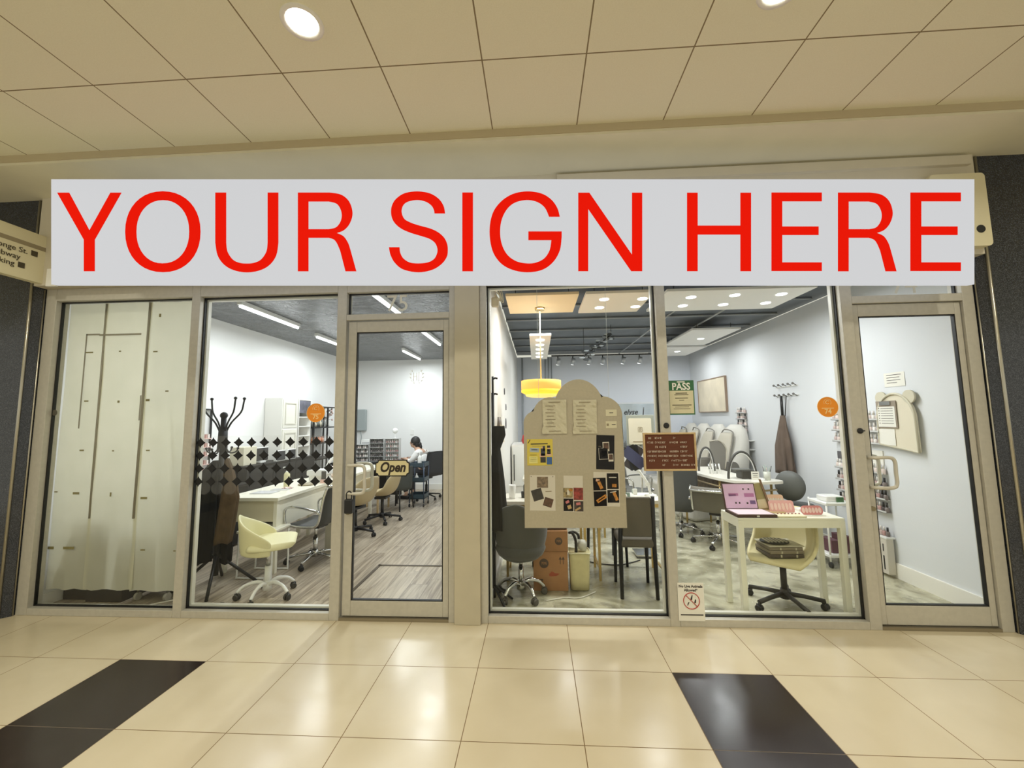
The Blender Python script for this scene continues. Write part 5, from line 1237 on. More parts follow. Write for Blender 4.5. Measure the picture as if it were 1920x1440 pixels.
# ceiling panels with spot lamps
PW = M('panel_white', (246, 245, 242), 0.6); PC = M('panel_peach', (252, 226, 182), 0.6)
LS = M('spot_glow', (255, 255, 255), 0.5, emit=(248, 252, 255), estr=5)
def cpanel(label, x0, x1, y0, y1, m, lamps, z=2.83):
    t = thing('ceiling_panel', label, 'ceiling panel', ((x0+x1)/2, (y0+y1)/2, z)); cx, cy = (x0+x1)/2, (y0+y1)/2
    B('panel', m, t, x0-cx, x1-cx, y0-cy, y1-cy, 0, 0.03, 0.003)
    for x, y in ((x0+0.1, y0+0.1), (x1-0.1, y0+0.1), (x0+0.1, y1-0.1), (x1-0.1, y1-0.1)): MB().cyl((x-cx, y-cy, 0.03), (x-cx, y-cy, 0.12), 0.004, seg=6).build('hanger', BMT, t)
    for x, y in lamps: MB().cyl((x-cx, y-cy, -0.004), (x-cx, y-cy, 0.0), 0.05, seg=20).build('lamp', LS, t)
cpanel('peach square ceiling panel above the pendant lamp', 3.10, 3.86, 0.86, 1.60, PC, [])
cpanel('pale peach ceiling panel with four lamps at the top right of the third window', 3.93, 4.63, 0.87, 1.66, M('panel_blush', (250, 238, 220), 0.6), [(4.15, 1.08), (4.15, 1.42), (4.56, 1.10), (4.56, 1.42)])
cpanel('wide white ceiling panel with six lamps at the top of the fourth window', 4.75, 6.22, 0.87, 1.68, PW, [(5.07, 1.1), (5.10, 1.44), (5.51, 1.07), (5.55, 1.44), (5.99, 1.08), (6.01, 1.42)])
cpanel('white ceiling panel with one lamp, second row in the fourth window', 5.72, 6.42, 2.85, 4.2, PW, [(6.12, 3.58)])
cpanel('white ceiling panel with one lamp, furthest back by the right wall', 5.82, 6.55, 4.40, 5.5, PW, [(6.18, 4.9)])

# track spots along the back wall
names_ = ['first', 'second', 'third', 'fourth', 'fifth', 'sixth']
tag(MB().box(3.75, 5.9, 5.70, 5.73, 2.90, 2.93).build('light_track', BMT), 'thin black light track in front of the back wall of the right shop', 'track')
s0 = None
for k, u in enumerate((1046, 1074, 1104, 1130, 1168, 1199)):
    x = at(u, 675, 5.72)[0]
    if s0 is None:
        s0 = thing('track_spotlight', '', 'spotlight', (x, 5.715, 2.90))
        MB().cyl((0, 0, -0.06), (0, 0, 0.0), 0.012).build('stem', BMT, s0)
        MB().cyl((0.02, -0.02, -0.05), (0.0, 0.03, -0.17), 0.042, 0.05).build('body', M('spot_body', (206, 210, 214), 0.3, 0.5), s0)
        MB().cyl((0.0, 0.031, -0.171), (0.0, 0.033, -0.175), 0.042).build('lamp', MATS['lamp_soft'], s0)
        s0['label'] = names_[0]+' track spotlight from the left on the back light track'; s0['group'] = 'track spotlights along the back of the right shop'
    else: dup(s0, (x, 5.715, 2.90), 0, names_[k]+' track spotlight from the left on the back light track')
# slanted cluster of conduit clips
vx, vz = at(1120, 648, 3.2)
t = thing('ceiling_garland', 'short dark leafy garland hanging from the ceiling of the right shop', 'garland', (vx, 3.2, vz))
b = MB(); rr = random.Random(3)
b.use(BMT).tube([(-0.2, 0.1, -0.15), (0.0, 0.0, 0.0), (0.2, -0.1, 0.15)], 0.012, 6).tube([(0.2, -0.1, 0.15), (0.2, -0.1, 3.0-vz)], 0.004, 6).tube([(-0.2, 0.1, -0.15), (-0.2, 0.1, 3.0-vz)], 0.004, 6)
for k in range(46):
    u = k/45; p = Vector((-0.2+0.4*u, 0.1-0.2*u, -0.15+0.30*u))+Vector((rr.uniform(-.06, .06), rr.uniform(-.06, .06), rr.uniform(-.07, .05)))
    b.use(M('leaf_dark', (58, 64, 68), 0.5) if k % 3 else M('leaf_pale', (170, 178, 184), 0.4)).ball(p, rr.uniform(0.02, 0.042), sx=1.3, sy=0.8, sz=0.5, seg=8)
b.build('foliage', None, t)
# pipes on the back wall left
tag(MB().tube([(3.1, 6.0, 0.2), (3.1, 6.0, 2.93)], 0.022).build('wall_pipe', M('pipe_grey', (164, 170, 176), 0.4)), 'grey pipe running up the back left corner of the right shop', 'pipe')
for k, dx in enumerate((0, 0.07, 0.14)):
    tag(MB().tube([(3.62+dx, 6.05, 2.93), (3.62+dx, 6.05, 2.25-dx), (3.95+dx*2, 6.05, 2.05-dx)], 0.012).build('conduit', MATS['pipe_grey']), ['left', 'middle', 'right'][k]+' conduit bending across the back wall behind the pendant lamp', 'conduit')

t = thing('cable_bundle', 'pale cables and a small bag at the top left corner of the third window', 'cables', (3.03, 0.42, 2.72))
b = MB()
for q in range(4): b.tube(cr([(0.0, q*0.02, 0.2), (0.02*q, 0.01, 0.05), (0.05+0.01*q, 0, -0.02-0.02*q), (0.02, 0.02, -0.08+0.02*q), (0.0, 0.02, 0.0)], 5), 0.005, 6)
b.build('cables', M('cable_cream', (226, 214, 188), 0.5), t); B('bag', M('bag_cream', (222, 208, 180), 0.7), t, -0.03, 0.04, -0.02, 0.03, -0.12, -0.03, 0.012)
# things at the left wall of the right shop
t = thing('wall_shelf', 'cream wall shelf of small bottles on the left wall above the hooded coat', 'shelf', (2.98, 0.98, 1.32))
for z in (0, 0.16): B('shelf', M('shelf_cream', (222, 206, 170), 0.5), t, 0, 0.07, -0.16, 0.18, z, z+0.012)
b = MB()
for z in (0.012, 0.172):
    for q in range(6): b.use(POL[(q*2+int(z*10)) % 6]).cyl((0.035, -0.13+q*0.05, z), (0.035, -0.13+q*0.05, z+0.09), 0.013, 0.009)
b.build('bottles', None, t)
for k, (y, z, r) in enumerate(((2.1, 1.92, 0.03), (2.35, 1.72, 0.03), (2.3, 1.5, 0.05))):
    tag(MB().tube([(2.985, y+r*math.cos(a), z+r*1.3*math.sin(a)) for a in [2*PI*q/12 for q in range(12)]], 0.006, 5, True).build('wall_hook', M('hook_dark', (90, 90, 92), 0.4)), ['topmost', 'middle', 'lowest and largest'][k]+' small dark ring decoration on the left wall of the right shop', 'wall decor')
tag(MB().lathe([(0.03, 0), (0.05, 0.05), (0.03, 0.12), (0.02, 0.14)], (3.2, 3.4, 1.16)).build('red_ornament', M('ornament_red', (186, 50, 50), 0.4)), 'small red ornament on the white cabinet at the back left of the right shop', 'ornament')
t = thing('white_cabinet', 'white cabinet against the left wall of the right shop', 'cabinet', (3.28, 3.6, 0))
B('body', WHT, t, -0.28, 0.28, -0.35, 0.35, 0, 1.15, 0.005); B('door', WPL, t, -0.26, 0.26, -0.362, -0.35, 0.52, 1.12); b = MB(); b.tube([(-0.24, -0.37, 0.6), (-0.24, -0.37, 1.0)], 0.006); b.build('handle', BMT, t)

# back: mirror counter and wall sign
t = thing('back_mirror', 'pale framed mirror panel on the back wall with small script lettering', 'mirror', (5.15, YB-0.03, 1.25))
MB().box(-0.6, 0.95, -0.01, 0.02, -0.6, 0.64).build('frame', M('mirror_frame', (222, 226, 230), 0.4), t)
MB().box(-0.56, 0.91, -0.014, -0.01, -0.56, 0.60).build('glass', M('mirror_glass', (198, 208, 214), 0.12, 0.5), t)
text('elyse', 0.17, BPL, t, (0.33, -0.02, 0.42), shear=0.3, offs=0.002, sx=0.9)
tag(B('counter', WHT, None, 3.9, 5.5, 5.0, 5.35, 0.0, 0.95, 0.005), 'long white counter at the back of the right shop', 'counter')
rr = random.Random(21)
for k in range(16):
    x, y = rr.uniform(3.95, 5.45), rr.uniform(5.05, 5.28); h = rr.uniform(0.06, 0.22); i = k % 6
    o = MB().lathe([(0.025, 0), (0.027, h*0.7), (0.012, h*0.8), (0.012, h)], (x, y, 0.951), seg=10).build('product_bottle', GN[i])
    tag(o, gname[i]+' bottle on the white back counter', 'bottle', gname[i]+' bottles on the white back counter')
# tablet sign
a = at(1174, 780, 1.6); b_ = at(1228, 835, 1.6)
t = thing('counter_sign', 'cream sign card in a grey frame, left of the letter board', 'sign', ((a[0]+b_[0])/2, 1.6, (a[1]+b_[1])/2))
w, h = (b_[0]-a[0])/2, (a[1]-b_[1])/2
B('frame', M('frame_sage', (160, 164, 152), 0.5), t, -w, w, 0, 0.015, -h, h+0.01, 0.003)
MB().prism(rrect(-w*0.86, w*0.80, -h*0.92, h*0.84, 0.015), -0.004, 0.0).build('card', M('card_ivory', (230, 222, 200), 0.6), t)
b = MB(); b.tube([(p[0], -0.005, p[1]) for p in rrect(-0.028, 0.022, -0.01, 0.04, 0.012, 3)], 0.002, 4, True); b.tube([(-0.003+0.012*math.cos(q), -0.005, 0.015+0.012*math.sin(q)) for q in [2*PI*k/12 for k in range(12)]], 0.002, 4, True); b.box(-0.09, 0.06, -0.005, -0.004, -h*0.78, -h*0.72); b.build('emblem', INKL, t)
MB().tube([(0.04, 0.008, h+0.01), (0.05, 0.008, h+0.10)], 0.006).build('hook', BMT, t)
MB().cyl((0, 0.03, -h-0.02), (0, 0.03, -1.38), 0.012).cyl((0, 0.03, -h), (0, 0.03, -h-0.04), 0.02).build('stand', CHR, t)
MB().box(-0.12, 0.12, -0.09, 0.15, -1.38, -1.365).build('foot', CHR, t)
# swatch cards, dark fan
t = thing('swatch_fan', 'fan of dark and blue swatch cards between the pinboard and the letter board', 'swatches', (4.19, 0.155, 1.235))
for k, (m, a_) in enumerate(((M('swatch_blue', (86, 92, 140), 0.5), 50), (BPL, 25), (M('swatch_navy', (34, 38, 52), 0.5), 8), (M('swatch_grey', (88, 84, 92), 0.5), -32))):
    c, s = math.cos(math.radians(a_)), math.sin(math.radians(a_))
    MB().prism([(c*x-s*z, s*x+c*z) for x, z in ((-0.045, -0.10), (0.045, -0.10), (0.045, 0.10), (-0.045, 0.10))], k*0.004, k*0.004+0.002).build('swatch', m, t)
MB().tube([(0, 0.014, 0.08), (-0.12, 0.0, 0.08)], 0.004).build('holder', BMT, t)

# pedicure chairs by the right wall
PCW = M('pedicure_white', (208, 205, 196), 0.5); PCG = M('pedicure_grey', (132, 128, 120), 0.6); PCB = M('pedicure_beige', (190, 184, 168), 0.55)
def pedicure(label, loc, rz, group='row of pedicure chairs'):
    t = thing('pedicure_chair', label, 'chair', loc, rz, group)
    # shell hood at the back, faces -y
    rg = []
    for z, w, d, yo in ((0.0, .24, .30, 0), (0.35, .28, .34, 0.0), (0.62, .30, .30, 0.04), (0.9, .30, .20, 0.13), (1.15, .275, .14, 0.2), (1.33, .21, .10, 0.24), (1.42, .10, .05, 0.26)):
        rg.append([(w*math.cos(a), yo+d*math.sin(a), z) for a in [2*PI*k/24 for k in range(24)]])
    MB().loft(rg).build('shell', PCW, t)
    P = []
    for z, w, y in ((0.62, .19, -0.26), (0.66, .20, -0.20), (0.72, .19, -0.12), (0.95, .17, -0.03), (1.15, .15, 0.055), (1.3, .11, 0.12)):
        P.append([(w*(-1+2*j/8), y-0.035+0.03*(1-((-1+2*j/8))**2)*-1, z) for j in range(9)])
    MB().grid(P).build('back_cushion', PCB, t, mods=(SOL(0.05), SUB(1)))
    MB().tube(cr([P[k][0] for k in range(6)]+[(0, P[5][4][1]-0.01, 1.345)]+[P[5-k][8] for k in range(6)], 3), 0.010, 6).build('piping', PCG, t)
    B('seat_cushion', PCB, t, -0.2, 0.2, -0.42, -0.12, 0.50, 0.60, 0.03)
    for s in (-1, 1):
        MB().prism(rrect(-0.42, 0.0, 0.45, 0.86, 0.12), s*0.25-0.03, s*0.25+0.03, 'X', True).build('armrest', PCG, t)
    B('foot_basin', PCW, t, -0.24, 0.24, -0.85, -0.36, 0, 0.36, 0.05)
    return t
pc = pedicure('nearest white and beige pedicure chair by the right wall', (6.42, 3.65, 0), -1.2)
dup(pc, (6.42, 4.35, 0), -1.35, 'second pedicure chair in the row, left of the nearest one')
dup(pc, (6.42, 5.02, 0), -1.4, 'third pedicure chair, just right of the mullion')
dup(pc, (6.42, 5.69, 0), -1.45, 'furthest pedicure chair, showing left of the mullion')

# right manicure table with arc lamps
t = thing('manicure_table', 'long white manicure table with curved edge in the middle of the fourth window', 'table', (5.95, 2.2, 0))
z1 = 0.80
MB().prism([(p.x, p.y) for p in cr([(-0.42, 1.05, 0), (-0.40, 0.4, 0), (-0.32, -0.15, 0), (-0.18, -0.42, 0), (0.05, -0.48, 0), (0.30, -0.42, 0), (0.32, -0.30, 0)], 4)]+[(0.1, 0.0), (0.05, 1.05)], z1-0.03, z1, 'Z').build('tabletop', TOPW, t)
MB().tube([(p.x, p.y, z1-0.11) for p in cr([(-0.38, 1.0, 0), (-0.36, 0.4, 0), (-0.28, -0.13, 0), (-0.15, -0.37, 0), (0.05, -0.42, 0), (0.26, -0.36, 0)], 4)], 0.012, 6).build('lower_rail', M('rail_wood', (176, 158, 124), 0.5), t)
for x, y in ((-0.36, 0.9), (-0.28, -0.1), (0.22, -0.32), (0.0, 0.95)): MB().cyl((x, y, 0), (x, y, z1-0.03), 0.014).build('leg', GLD, t)
tag(B('drawer_unit', M('drawer_brown', (110, 92, 68), 0.6, noise=0.4, nscale=20), None, 5.72, 5.98, 2.3, 3.1, 0.45, 0.74, 0.004), 'brown woven drawers under the right manicure table', 'drawers')
def arch_lamp(label, u0, u1, vtop, vb, y, zb):
    a, b_ = at(u0, vb, y), at(u1, vb, y); top = at((u0+u1)/2, vtop, y)[1]; cx = (a[0]+b_[0])/2; w = (b_[0]-a[0])/2
    t = thing('arc_lamp', label, 'lamp', (cx, y, zb))
    MB().tube([(w*math.cos(q), 0.0, (top-zb)*math.sin(q)) for q in [PI*k/20 for k in range(21)]], 0.015, 8).build('arch', M('arch_grey', (74, 72, 68), 0.4), t)
    MB().tube([(w*0.93*math.cos(q), -0.004, (top-zb-0.02)*math.sin(q)) for q in [PI*k/20 for k in range(21)]], 0.007, 6).build('diffuser', WPL, t)
    return t
arch_lamp('smaller dark arch lamp on the right manicure table, further back', 1311, 1340, 839, 885, 2.75, 0.80)
arch_lamp('larger dark arch lamp on the right manicure table, in front', 1367, 1420, 847, 912, 1.98, 0.80)
t = thing('dust_collector', 'dark grey nail dust box under the larger arch lamp', 'device', (5.93, 2.02, 0.801))
B('body', M('device_dark', (62, 58, 52), 0.4), t, -0.06, 0.10, -0.08, 0.08, 0, 0.10, 0.01); B('top', GRL, t, -0.14, 0.06, -0.07, 0.07, 0.10, 0.115, 0.004)
t = thing('price_card', 'small white printed card standing on the right manicure table', 'card', (5.985, 1.86, 0.801))
B('card', PAP, t, -0.045, 0.045, 0, 0.004, 0, 0.10); rects(t, 'print', [(INK2, 0, 0.075, 0.06, 0.008, 0), (INK2, 0, 0.05, 0.05, 0.005, 0), (INKL, 0, 0.03, 0.06, 0.004, 0)], -0.001)
for k in range(4):
    x = 5.70+k*0.045
    o = MB().tube([(x, 2.45, 0.80), (x-0.02, 2.45, 0.93)], 0.010, 8).build('nail_drill', WPL if k % 2 else CHR)
    tag(o, ['chrome', 'white'][k % 2]+' pen-shaped tool standing between the arch lamps', 'tool', ['chrome', 'white'][k % 2]+' tools between the arch lamps')
t = thing('brush_jar', 'glass jar of brushes at the right end of the right manicure table', 'jar', (6.12, 1.86, 0.801))
MB().lathe([(0.035, 0), (0.04, 0.10), (0.038, 0.10), (0.032, 0.005)], seg=20).build('jar', M('jar_clear', (206, 208, 198), 0.15), t)
b = MB(); rr = random.Random(8)
for k in range(9):
    x, y = rr.uniform(-.02, .02), rr.uniform(-.02, .02); b.use(GN[k % 6]).tube([(x, y, 0.03), (x*2.2, y*2, 0.14+rr.uniform(0, .04))], 0.005, 6)
b.build('brushes', None, t)
tag(MB().lathe([(0.02, 0), (0.022, 0.05), (0.01, 0.06), (0.01, 0.09)], (6.03, 1.95, 0.801)).build('small_bottle', GN[1]), 'small grey-green bottle beside the brush jar', 'bottle')
tag(MB().lathe([(0.03, 0), (0.03, 0.02), (0.0, 0.022)], (6.04, 1.82, 0.801), cap=False).build('dish', WPL), 'small white dish in front of the brush jar', 'dish')
# standing mirror behind the pedicure chair
t = thing('standing_mirror', 'tall grey arched panel standing left of the nearest arch lamp', 'mirror', (5.98, 2.95, 0.8))
MB().prism([(p[0], p[1]) for p in arc(0.06, 0.30, 0.10, 90, 0, 6)]+[(0.14, 0), (-0.06, 0), (-0.06, 0.40)], 0, 0.02).build('panel', PCG, t)
MB().tube(cr([(-0.06, -0.005, 0.40), (0.06, -0.005, 0.41), (0.15, -0.005, 0.32), (0.165, -0.005, 0.2), (0.13, -0.005, 0.0)], 4), 0.008).build('edge', PCB, t)

# office chairs of the right shop
mesh_chair('office_chair', 'grey office chair with armrest in front of the right manicure table', (5.60, 2.05, 0), 2.6, M('grey_net', (112, 108, 96), 0.6), CHR, sz=0.42, bh=0.26)
t = thing('high_back_chair', 'tall charcoal high-back chair just right of the lower mullion', 'chair', (5.34, 2.60, 0), PI-0.35)
bkp = [[(w*(-1+2*j/8), y+0.03*(abs(-1+2*j/8))**2*-1, z) for j in range(9)] for z, w, y in ((0.30, .14, 0.12), (0.36, .20, 0.2), (0.55, .23, 0.22), (0.8, .235, 0.24), (1.0, .22, 0.26), (1.12, .17, 0.27))]
MB().grid(bkp).build('backrest', M('charcoal_leather', (78, 80, 80), 0.5), t, mods=(SOL(0.05), SUB(1)))
B('seat', MATS['charcoal_leather'], t, -0.22, 0.22, -0.25, 0.2, 0.42, 0.50, 0.03)
MB().cyl((0, 0, 0.1), (0, 0, 0.42), 0.025).build('column', CHR, t); star_base(t, 0.27, CHR, a0=0.3)
mesh_chair('office_chair', 'grey ribbed office chair behind the mullion of the right shop', (4.85, 3.3, 0), 0.8, GRL, CHR, sz=0.45, bh=0.42)

# right wall: picture, racks, hooks, apron, boards
XW = 6.83
t = thing('framed_picture', 'framed pale picture hung on the right wall', 'picture', (XW-0.02, 4.97, 1.965))
MB().box(-0.01, 0.02, -0.62, 0.62, -0.315, 0.31).build('canvas', M('picture_art', (226, 214, 190), 0.6, noise=0.12, nscale=3.5), t)
b = MB(); b.box(-0.02, 0.02, -0.635, -0.62, -0.33, 0.325).box(-0.02, 0.02, 0.62, 0.635, -0.33, 0.325).box(-0.02, 0.02, -0.62, 0.62, 0.31, 0.325).box(-0.02, 0.02, -0.62, 0.62, -0.33, -0.315); b.build('frame', M('frame_thin', (150, 128, 108), 0.4), t)
def wall_rack(label, y, z, w, rows, dz, where, idx, fill=True, n=4):
    t = thing('bottle_rack', label, 'rack', (XW, y, z))
    for k in range(rows): MB().box(-0.055, 0, -w/2, w/2, k*dz, k*dz+0.004).box(-0.055, -0.052, -w/2, w/2, k*dz, k*dz+0.02).build('shelf', ACE, t)
    if fill:
        for k in range(rows):
            for q in range(n):
                bottle(idx[(q+k) % len(idx)], (XW-0.027, y-w/2+w*(q+0.5)/n, z+k*dz+0.004), 1.45, where)
    return t
wall_rack('small rack of bottles on the right wall past the pedicure chairs', 3.82, 1.30, 0.30, 4, 0.10, 'on the rack past the pedicure chairs', [0, 2, 1], n=5)
tag(MB().box(XW-0.09, XW, 3.5, 4.1, 1.16, 1.17).box(XW-0.09, XW, 3.5, 4.1, 1.02, 1.03).build('floating_shelf', WPL), 'pale floating shelf on the right wall below the small rack', 'shelf')
# two strips: one seen through window 4 and one through the door
for q, (y, where) in enumerate(((1.58, 'on the upper rack seen through the fourth window'), (1.12, 'on the upper rack seen through the right door'))):
    for k, z in enumerate((1.50, 1.38, 1.26)):
        wall_rack(['top', 'middle', 'lower'][k]+' clear bottle rack on the right wall '+['seen through the fourth window', 'seen through the right door'][q], y, z, 0.20, 1, 0.1, where, [2, 5, 2, 0] if k < 2 else [4, 5, 2, 0])
    for k, z in enumerate((0.97, 0.84, 0.72, 0.60)):
        wall_rack(['first', 'second', 'third', 'fourth'][k]+' lower display rack from the top on the right wall '+['seen through the fourth window', 'seen through the right door'][q], y, z, 0.20, 1, 0.1, 'on the lower racks '+['in the fourth window', 'behind the right door handle'][q], [1, 3, 4, 0] if k > 0 else [2, 5], n=5)
tag(B('dark_card', M('dark_grey_card', (92, 90, 92), 0.6), None, XW-0.012, XW-0.001, 1.50, 1.68, 1.07, 1.15), 'small dark grey card on the right wall below the bottle racks', 'card')
tag(B('white_card', PAP, None, XW-0.012, XW-0.001, 1.05, 1.22, 1.06, 1.20), 'white card on the right wall seen above the right door handle', 'card')
t = thing('wall_hooks', 'wall rack with two rows of dark knobs on the right wall', 'hook rack', (XW, 2.55, 1.9))
b = MB(); b.box(-0.012, 0, -0.24, 0.24, 0.05, 0.065).box(-0.012, 0, -0.24, 0.24, -0.075, -0.06); b.build('rail', WPL, t)
for z in (0.07, -0.07):
    for k in range(5): MB().tube([(-0.01, -0.22+k*0.11, z-0.01), (-0.05, -0.22+k*0.11, z+0.01)], 0.006, 6).ball((-0.055, -0.22+k*0.11, z+0.012), 0.016, seg=10).build('knob', M('knob_grey', (110, 108, 104), 0.4), t)
tag(MB().tube([(XW-0.05, 2.62, 1.83), (XW-0.05, 2.62, 1.56)], 0.018, 8).tube([(XW-0.05, 2.50, 1.83), (XW-0.05, 2.56, 1.55)], 0.006, 6).build('apron_strap', BPL), 'black strap hanging from the wall hooks above the apron', 'strap')
o = garment('apron', M('apron_brown', (104, 88, 76), 0.85, noise=0.15, nscale=12), None, [(1.56, XW-0.06, 2.60, 0.025, 0.04), (1.40, XW-0.07, 2.60, 0.04, 0.08), (1.15, XW-0.08, 2.60, 0.055, 0.15), (0.95, XW-0.08, 2.60, 0.055, 0.16), (0.78, XW-0.08, 2.60, 0.055, 0.17)], 15, fd=0.28)
tag(o, 'brown and grey apron hanging on the right wall', 'apron')
# ear shaped pin board
t = thing('arched_board', 'cream arched board with two round ears leaning on the right wall', 'board', (XW-0.02, 0.82, 1.22))
ol = [(-0.21, 0.0), (0.21, 0.05)]+[(0.0+0.205*math.cos(math.radians(a)), 0.30+0.235*math.sin(math.radians(a))) for a in range(0, 181, 12)]
MB().prism(ol, -0.02, 0.0, 'X').build('panel', M('board_cream', (220, 212, 190), 0.7), t)
MB().tube([(-0.024, p[0], p[1]) for p in ol], 0.012, 6, True).build('edge', M('edge_cream', (206, 200, 178), 0.6), t)
for s in (-1, 1): MB().cyl((-0.022, s*0.155, 0.50), (-0.004, s*0.155, 0.50), 0.062, seg=24).build('ear', MATS['edge_cream'], t)
t = thing('clipboard', 'clipboard with a bulleted white list on the arched board', 'clipboard', (XW-0.047, 0.91, 1.56))
MB().box(-0.004, 0, -0.115, 0.115, -0.13, 0.13).build('board', M('clip_taupe', (150, 138, 122), 0.5), t)
MB().box(-0.006, -0.004, -0.10, 0.10, -0.12, 0.075).build('paper', PAP, t); MB().box(-0.014, -0.004, -0.06, 0.06, 0.09, 0.125).build('clip', CHR, t)
b = MB()
for k in range(7): b.box(-0.007, -0.006, 0.075, 0.085, 0.055-k*0.024, 0.063-k*0.024).box(-0.007, -0.006, -0.08, 0.06, 0.056-k*0.024, 0.060-k*0.024)
b.build('print', INK2, t)
tag(MB().box(XW-0.047, XW-0.044, 0.84, 1.02, 1.265, 1.42).build('printed_sheet', PAP), 'white printed sheet below the clipboard on the arched board', 'sheet')
t = thing('printed_sheet', 'white printed sheet on the right wall above the arched board', 'sheet', (XW-0.003, 0.84, 1.895)); MB().box(-0.001, 0, -0.115, 0.115, -0.07, 0.065).build('sheet', PAP, t)
b = MB()
for k, w in enumerate((.08, .06, .07, .03)): b.box(-0.002, -0.001, -w, 0.085, 0.04-k*0.025, 0.045-k*0.025)
b.build('print', INK2, t)
# heater
t = thing('wall_heater', 'white slotted floor heater against the right wall behind the right door', 'heater', (XW-0.045, 1.13, 0))
B('body', M('heater_white', (214, 208, 196), 0.45), t, -0.045, 0.025, -0.12, 0.12, 0.03, 0.36, 0.005)
b = MB()
for k in range(3): b.box(-0.047, -0.045, -0.085+k*0.07, -0.072+k*0.07, 0.07, 0.20); b.box(-0.047, -0.045, -0.085+k*0.07, -0.075+k*0.07, 0.24, 0.31)
b.build('slots', BPL, t); B('top_shelf', WPL, t, -0.05, 0.035, -0.13, 0.13, 0.362, 0.38, 0.003)
# bottles on top of it
for q in range(6): bottle([1, 4, 0][q % 3], (XW-0.05, 1.03+q*0.04, 0.382), 1.3, 'standing on the white heater')
# grey drum (round stool turned up) by the wall
t = thing('round_back_chair', 'dark grey round-backed chair beside the right wall under the apron', 'chair', (6.50, 2.0, 0), 2.2)
MB().ball((0, 0.10, 0.72), 0.17, sy=0.45, sz=1.05, seg=20).build('backrest', M('dark_grey_leather', (96, 98, 94), 0.5), t)
MB().lathe([(0.18, 0.40), (0.22, 0.43), (0.22, 0.47), (0.19, 0.50), (0, 0.505)], seg=24, cap=False).build('seat', MATS['dark_grey_leather'], t)
for k in range(4):
    a = PI/4+k*PI/2; MB().cyl((0.14*math.cos(a), 0.14*math.sin(a), 0.42), (0.2*math.cos(a), 0.2*math.sin(a), 0), 0.011, seg=8).build('leg', BMT, t)
# white trolley
t = thing('trolley', 'white slim trolley on black wheels by the right wall', 'trolley', (6.52, 1.42, 0))
for z in (0.10, 0.62): B('tray', WPL, t, -0.14, 0.16, -0.15, 0.15, z, z+0.03, 0.006)
for x, y in ((-.13, -.14), (.15, -.14), (-.13, .14), (.15, .14)):
    MB().cyl((x, y, 0.06), (x, y, 0.66), 0.009, seg=8).build('post', WPL, t); MB().cyl((x-0.01, y, 0.028), (x+0.01, y, 0.028), 0.028, seg=14).build('wheel', BPL, t)
tag(B('box_dark', M('box_maroon', (92, 56, 66), 0.6), None, 6.44, 6.52, 1.32, 1.50, 0.132, 0.26, 0.003), 'small maroon box on the bottom tray of the white trolley', 'box')
tag(B('box_dark', MATS['box_maroon'], None, 6.56, 6.64, 1.32, 1.50, 0.132, 0.30, 0.003), 'taller maroon box at the wall side of the white trolley', 'box')
t = thing('tissue_pack', 'white and green pack on top of the white trolley', 'pack', (6.50, 1.40, 0.651))
B('pack', WPL, t, -0.08, 0.10, -0.08, 0.08, 0, 0.06, 0.012); B('leaf', M('green_leaf', (70, 110, 70), 0.5), t, 0.02, 0.09, -0.09, -0.081, 0.0, 0.05)

# front display table
TW2 = M('display_table', (234, 232, 214), 0.35)
t = thing('display_table', 'white square-legged table right behind the fourth window', 'table', (5.39, 0.315, 0))
tz = 0.755; xa, xb = -0.405, 0.405; ya, yb = -0.155, 0.155
B('tabletop', TW2, t, xa, xb, ya, yb, tz-0.02, tz, 0.002)
b = MB(); b.box(xa, xb, ya, ya+0.02, tz-0.075, tz-0.02).box(xa, xb, yb-0.02, yb, tz-0.075, tz-0.02).box(xa, xa+0.02, ya, yb, tz-0.075, tz-0.02).box(xb-0.02, xb, ya, yb, tz-0.075, tz-0.02); b.build('apron', TW2, t)
for x in (xa, xb-0.042):
    for y in (ya, yb-0.042): B('leg', TW2, t, x+(-0.002 if x < 0 else 0.002), x+0.042+(-0.002 if x < 0 else 0.002), y+(-0.002 if y < 0 else 0.002), y+0.042+(-0.002 if y < 0 else 0.002), 0, tz-0.021, 0.002)
DW = M('dark_wood_edge', (72, 46, 36), 0.5)
PK1 = M('pink_lilac', (226, 190, 224), 0.5, noise=0.06, nscale=9); PK2 = M('pink_page', (236, 214, 224), 0.5); PKP = M('pink_print', (186, 120, 170), 0.5); PPL = M('print_purple', (120, 92, 140), 0.5)
t = thing('display_case', 'open sample case with a pink printed lid at the left of the display table', 'case', (5.135, 0.26, tz+0.001))
B('base', DW, t, -0.15, 0.16, -0.09, 0.13, 0, 0.022, 0.002); B('page', PK2, t, -0.135, 0.145, -0.075, 0.12, 0.022, 0.024)
lid = B('lid', DW, t, -0.145, 0.13, 0, 0.012, 0, 0.215, 0.002, loc=(-0.0, 0.13, 0.02), rot=(-0.28, 0, 0))
B('sheet', PK1, lid, -0.135, 0.122, -0.002, 0, 0.006, 0.208)
rects(lid, 'print', [(PPL, -0.07, 0.115, 0.06, 0.016, 3), (PKP, -0.06, 0.12, 0.08, 0.02, 0), (INK2, 0.03, 0.165, 0.012, 0.012, 0), (INK2, 0.075, 0.165, 0.012, 0.012, 0), (PKP, 0.07, 0.115, 0.08, 0.03, 0), (INK2, -0.05, 0.05, 0.012, 0.014, 0), (INK2, -0.02, 0.05, 0.012, 0.014, 0), (INK2, 0.045, 0.048, 0.014, 0.014, 0), (PPL, 0.09, 0.055, 0.045, 0.03, 0)], -0.004)
B('latch', CHR, t, 0.0, 0.022, -0.094, -0.09, 0.004, 0.018)
OLV = M('olive_fabric', (168, 156, 108), 0.7)
t = thing('display_case', 'second open case with a wooden frame in the middle of the display table', 'case', (5.32, 0.36, tz+0.001))
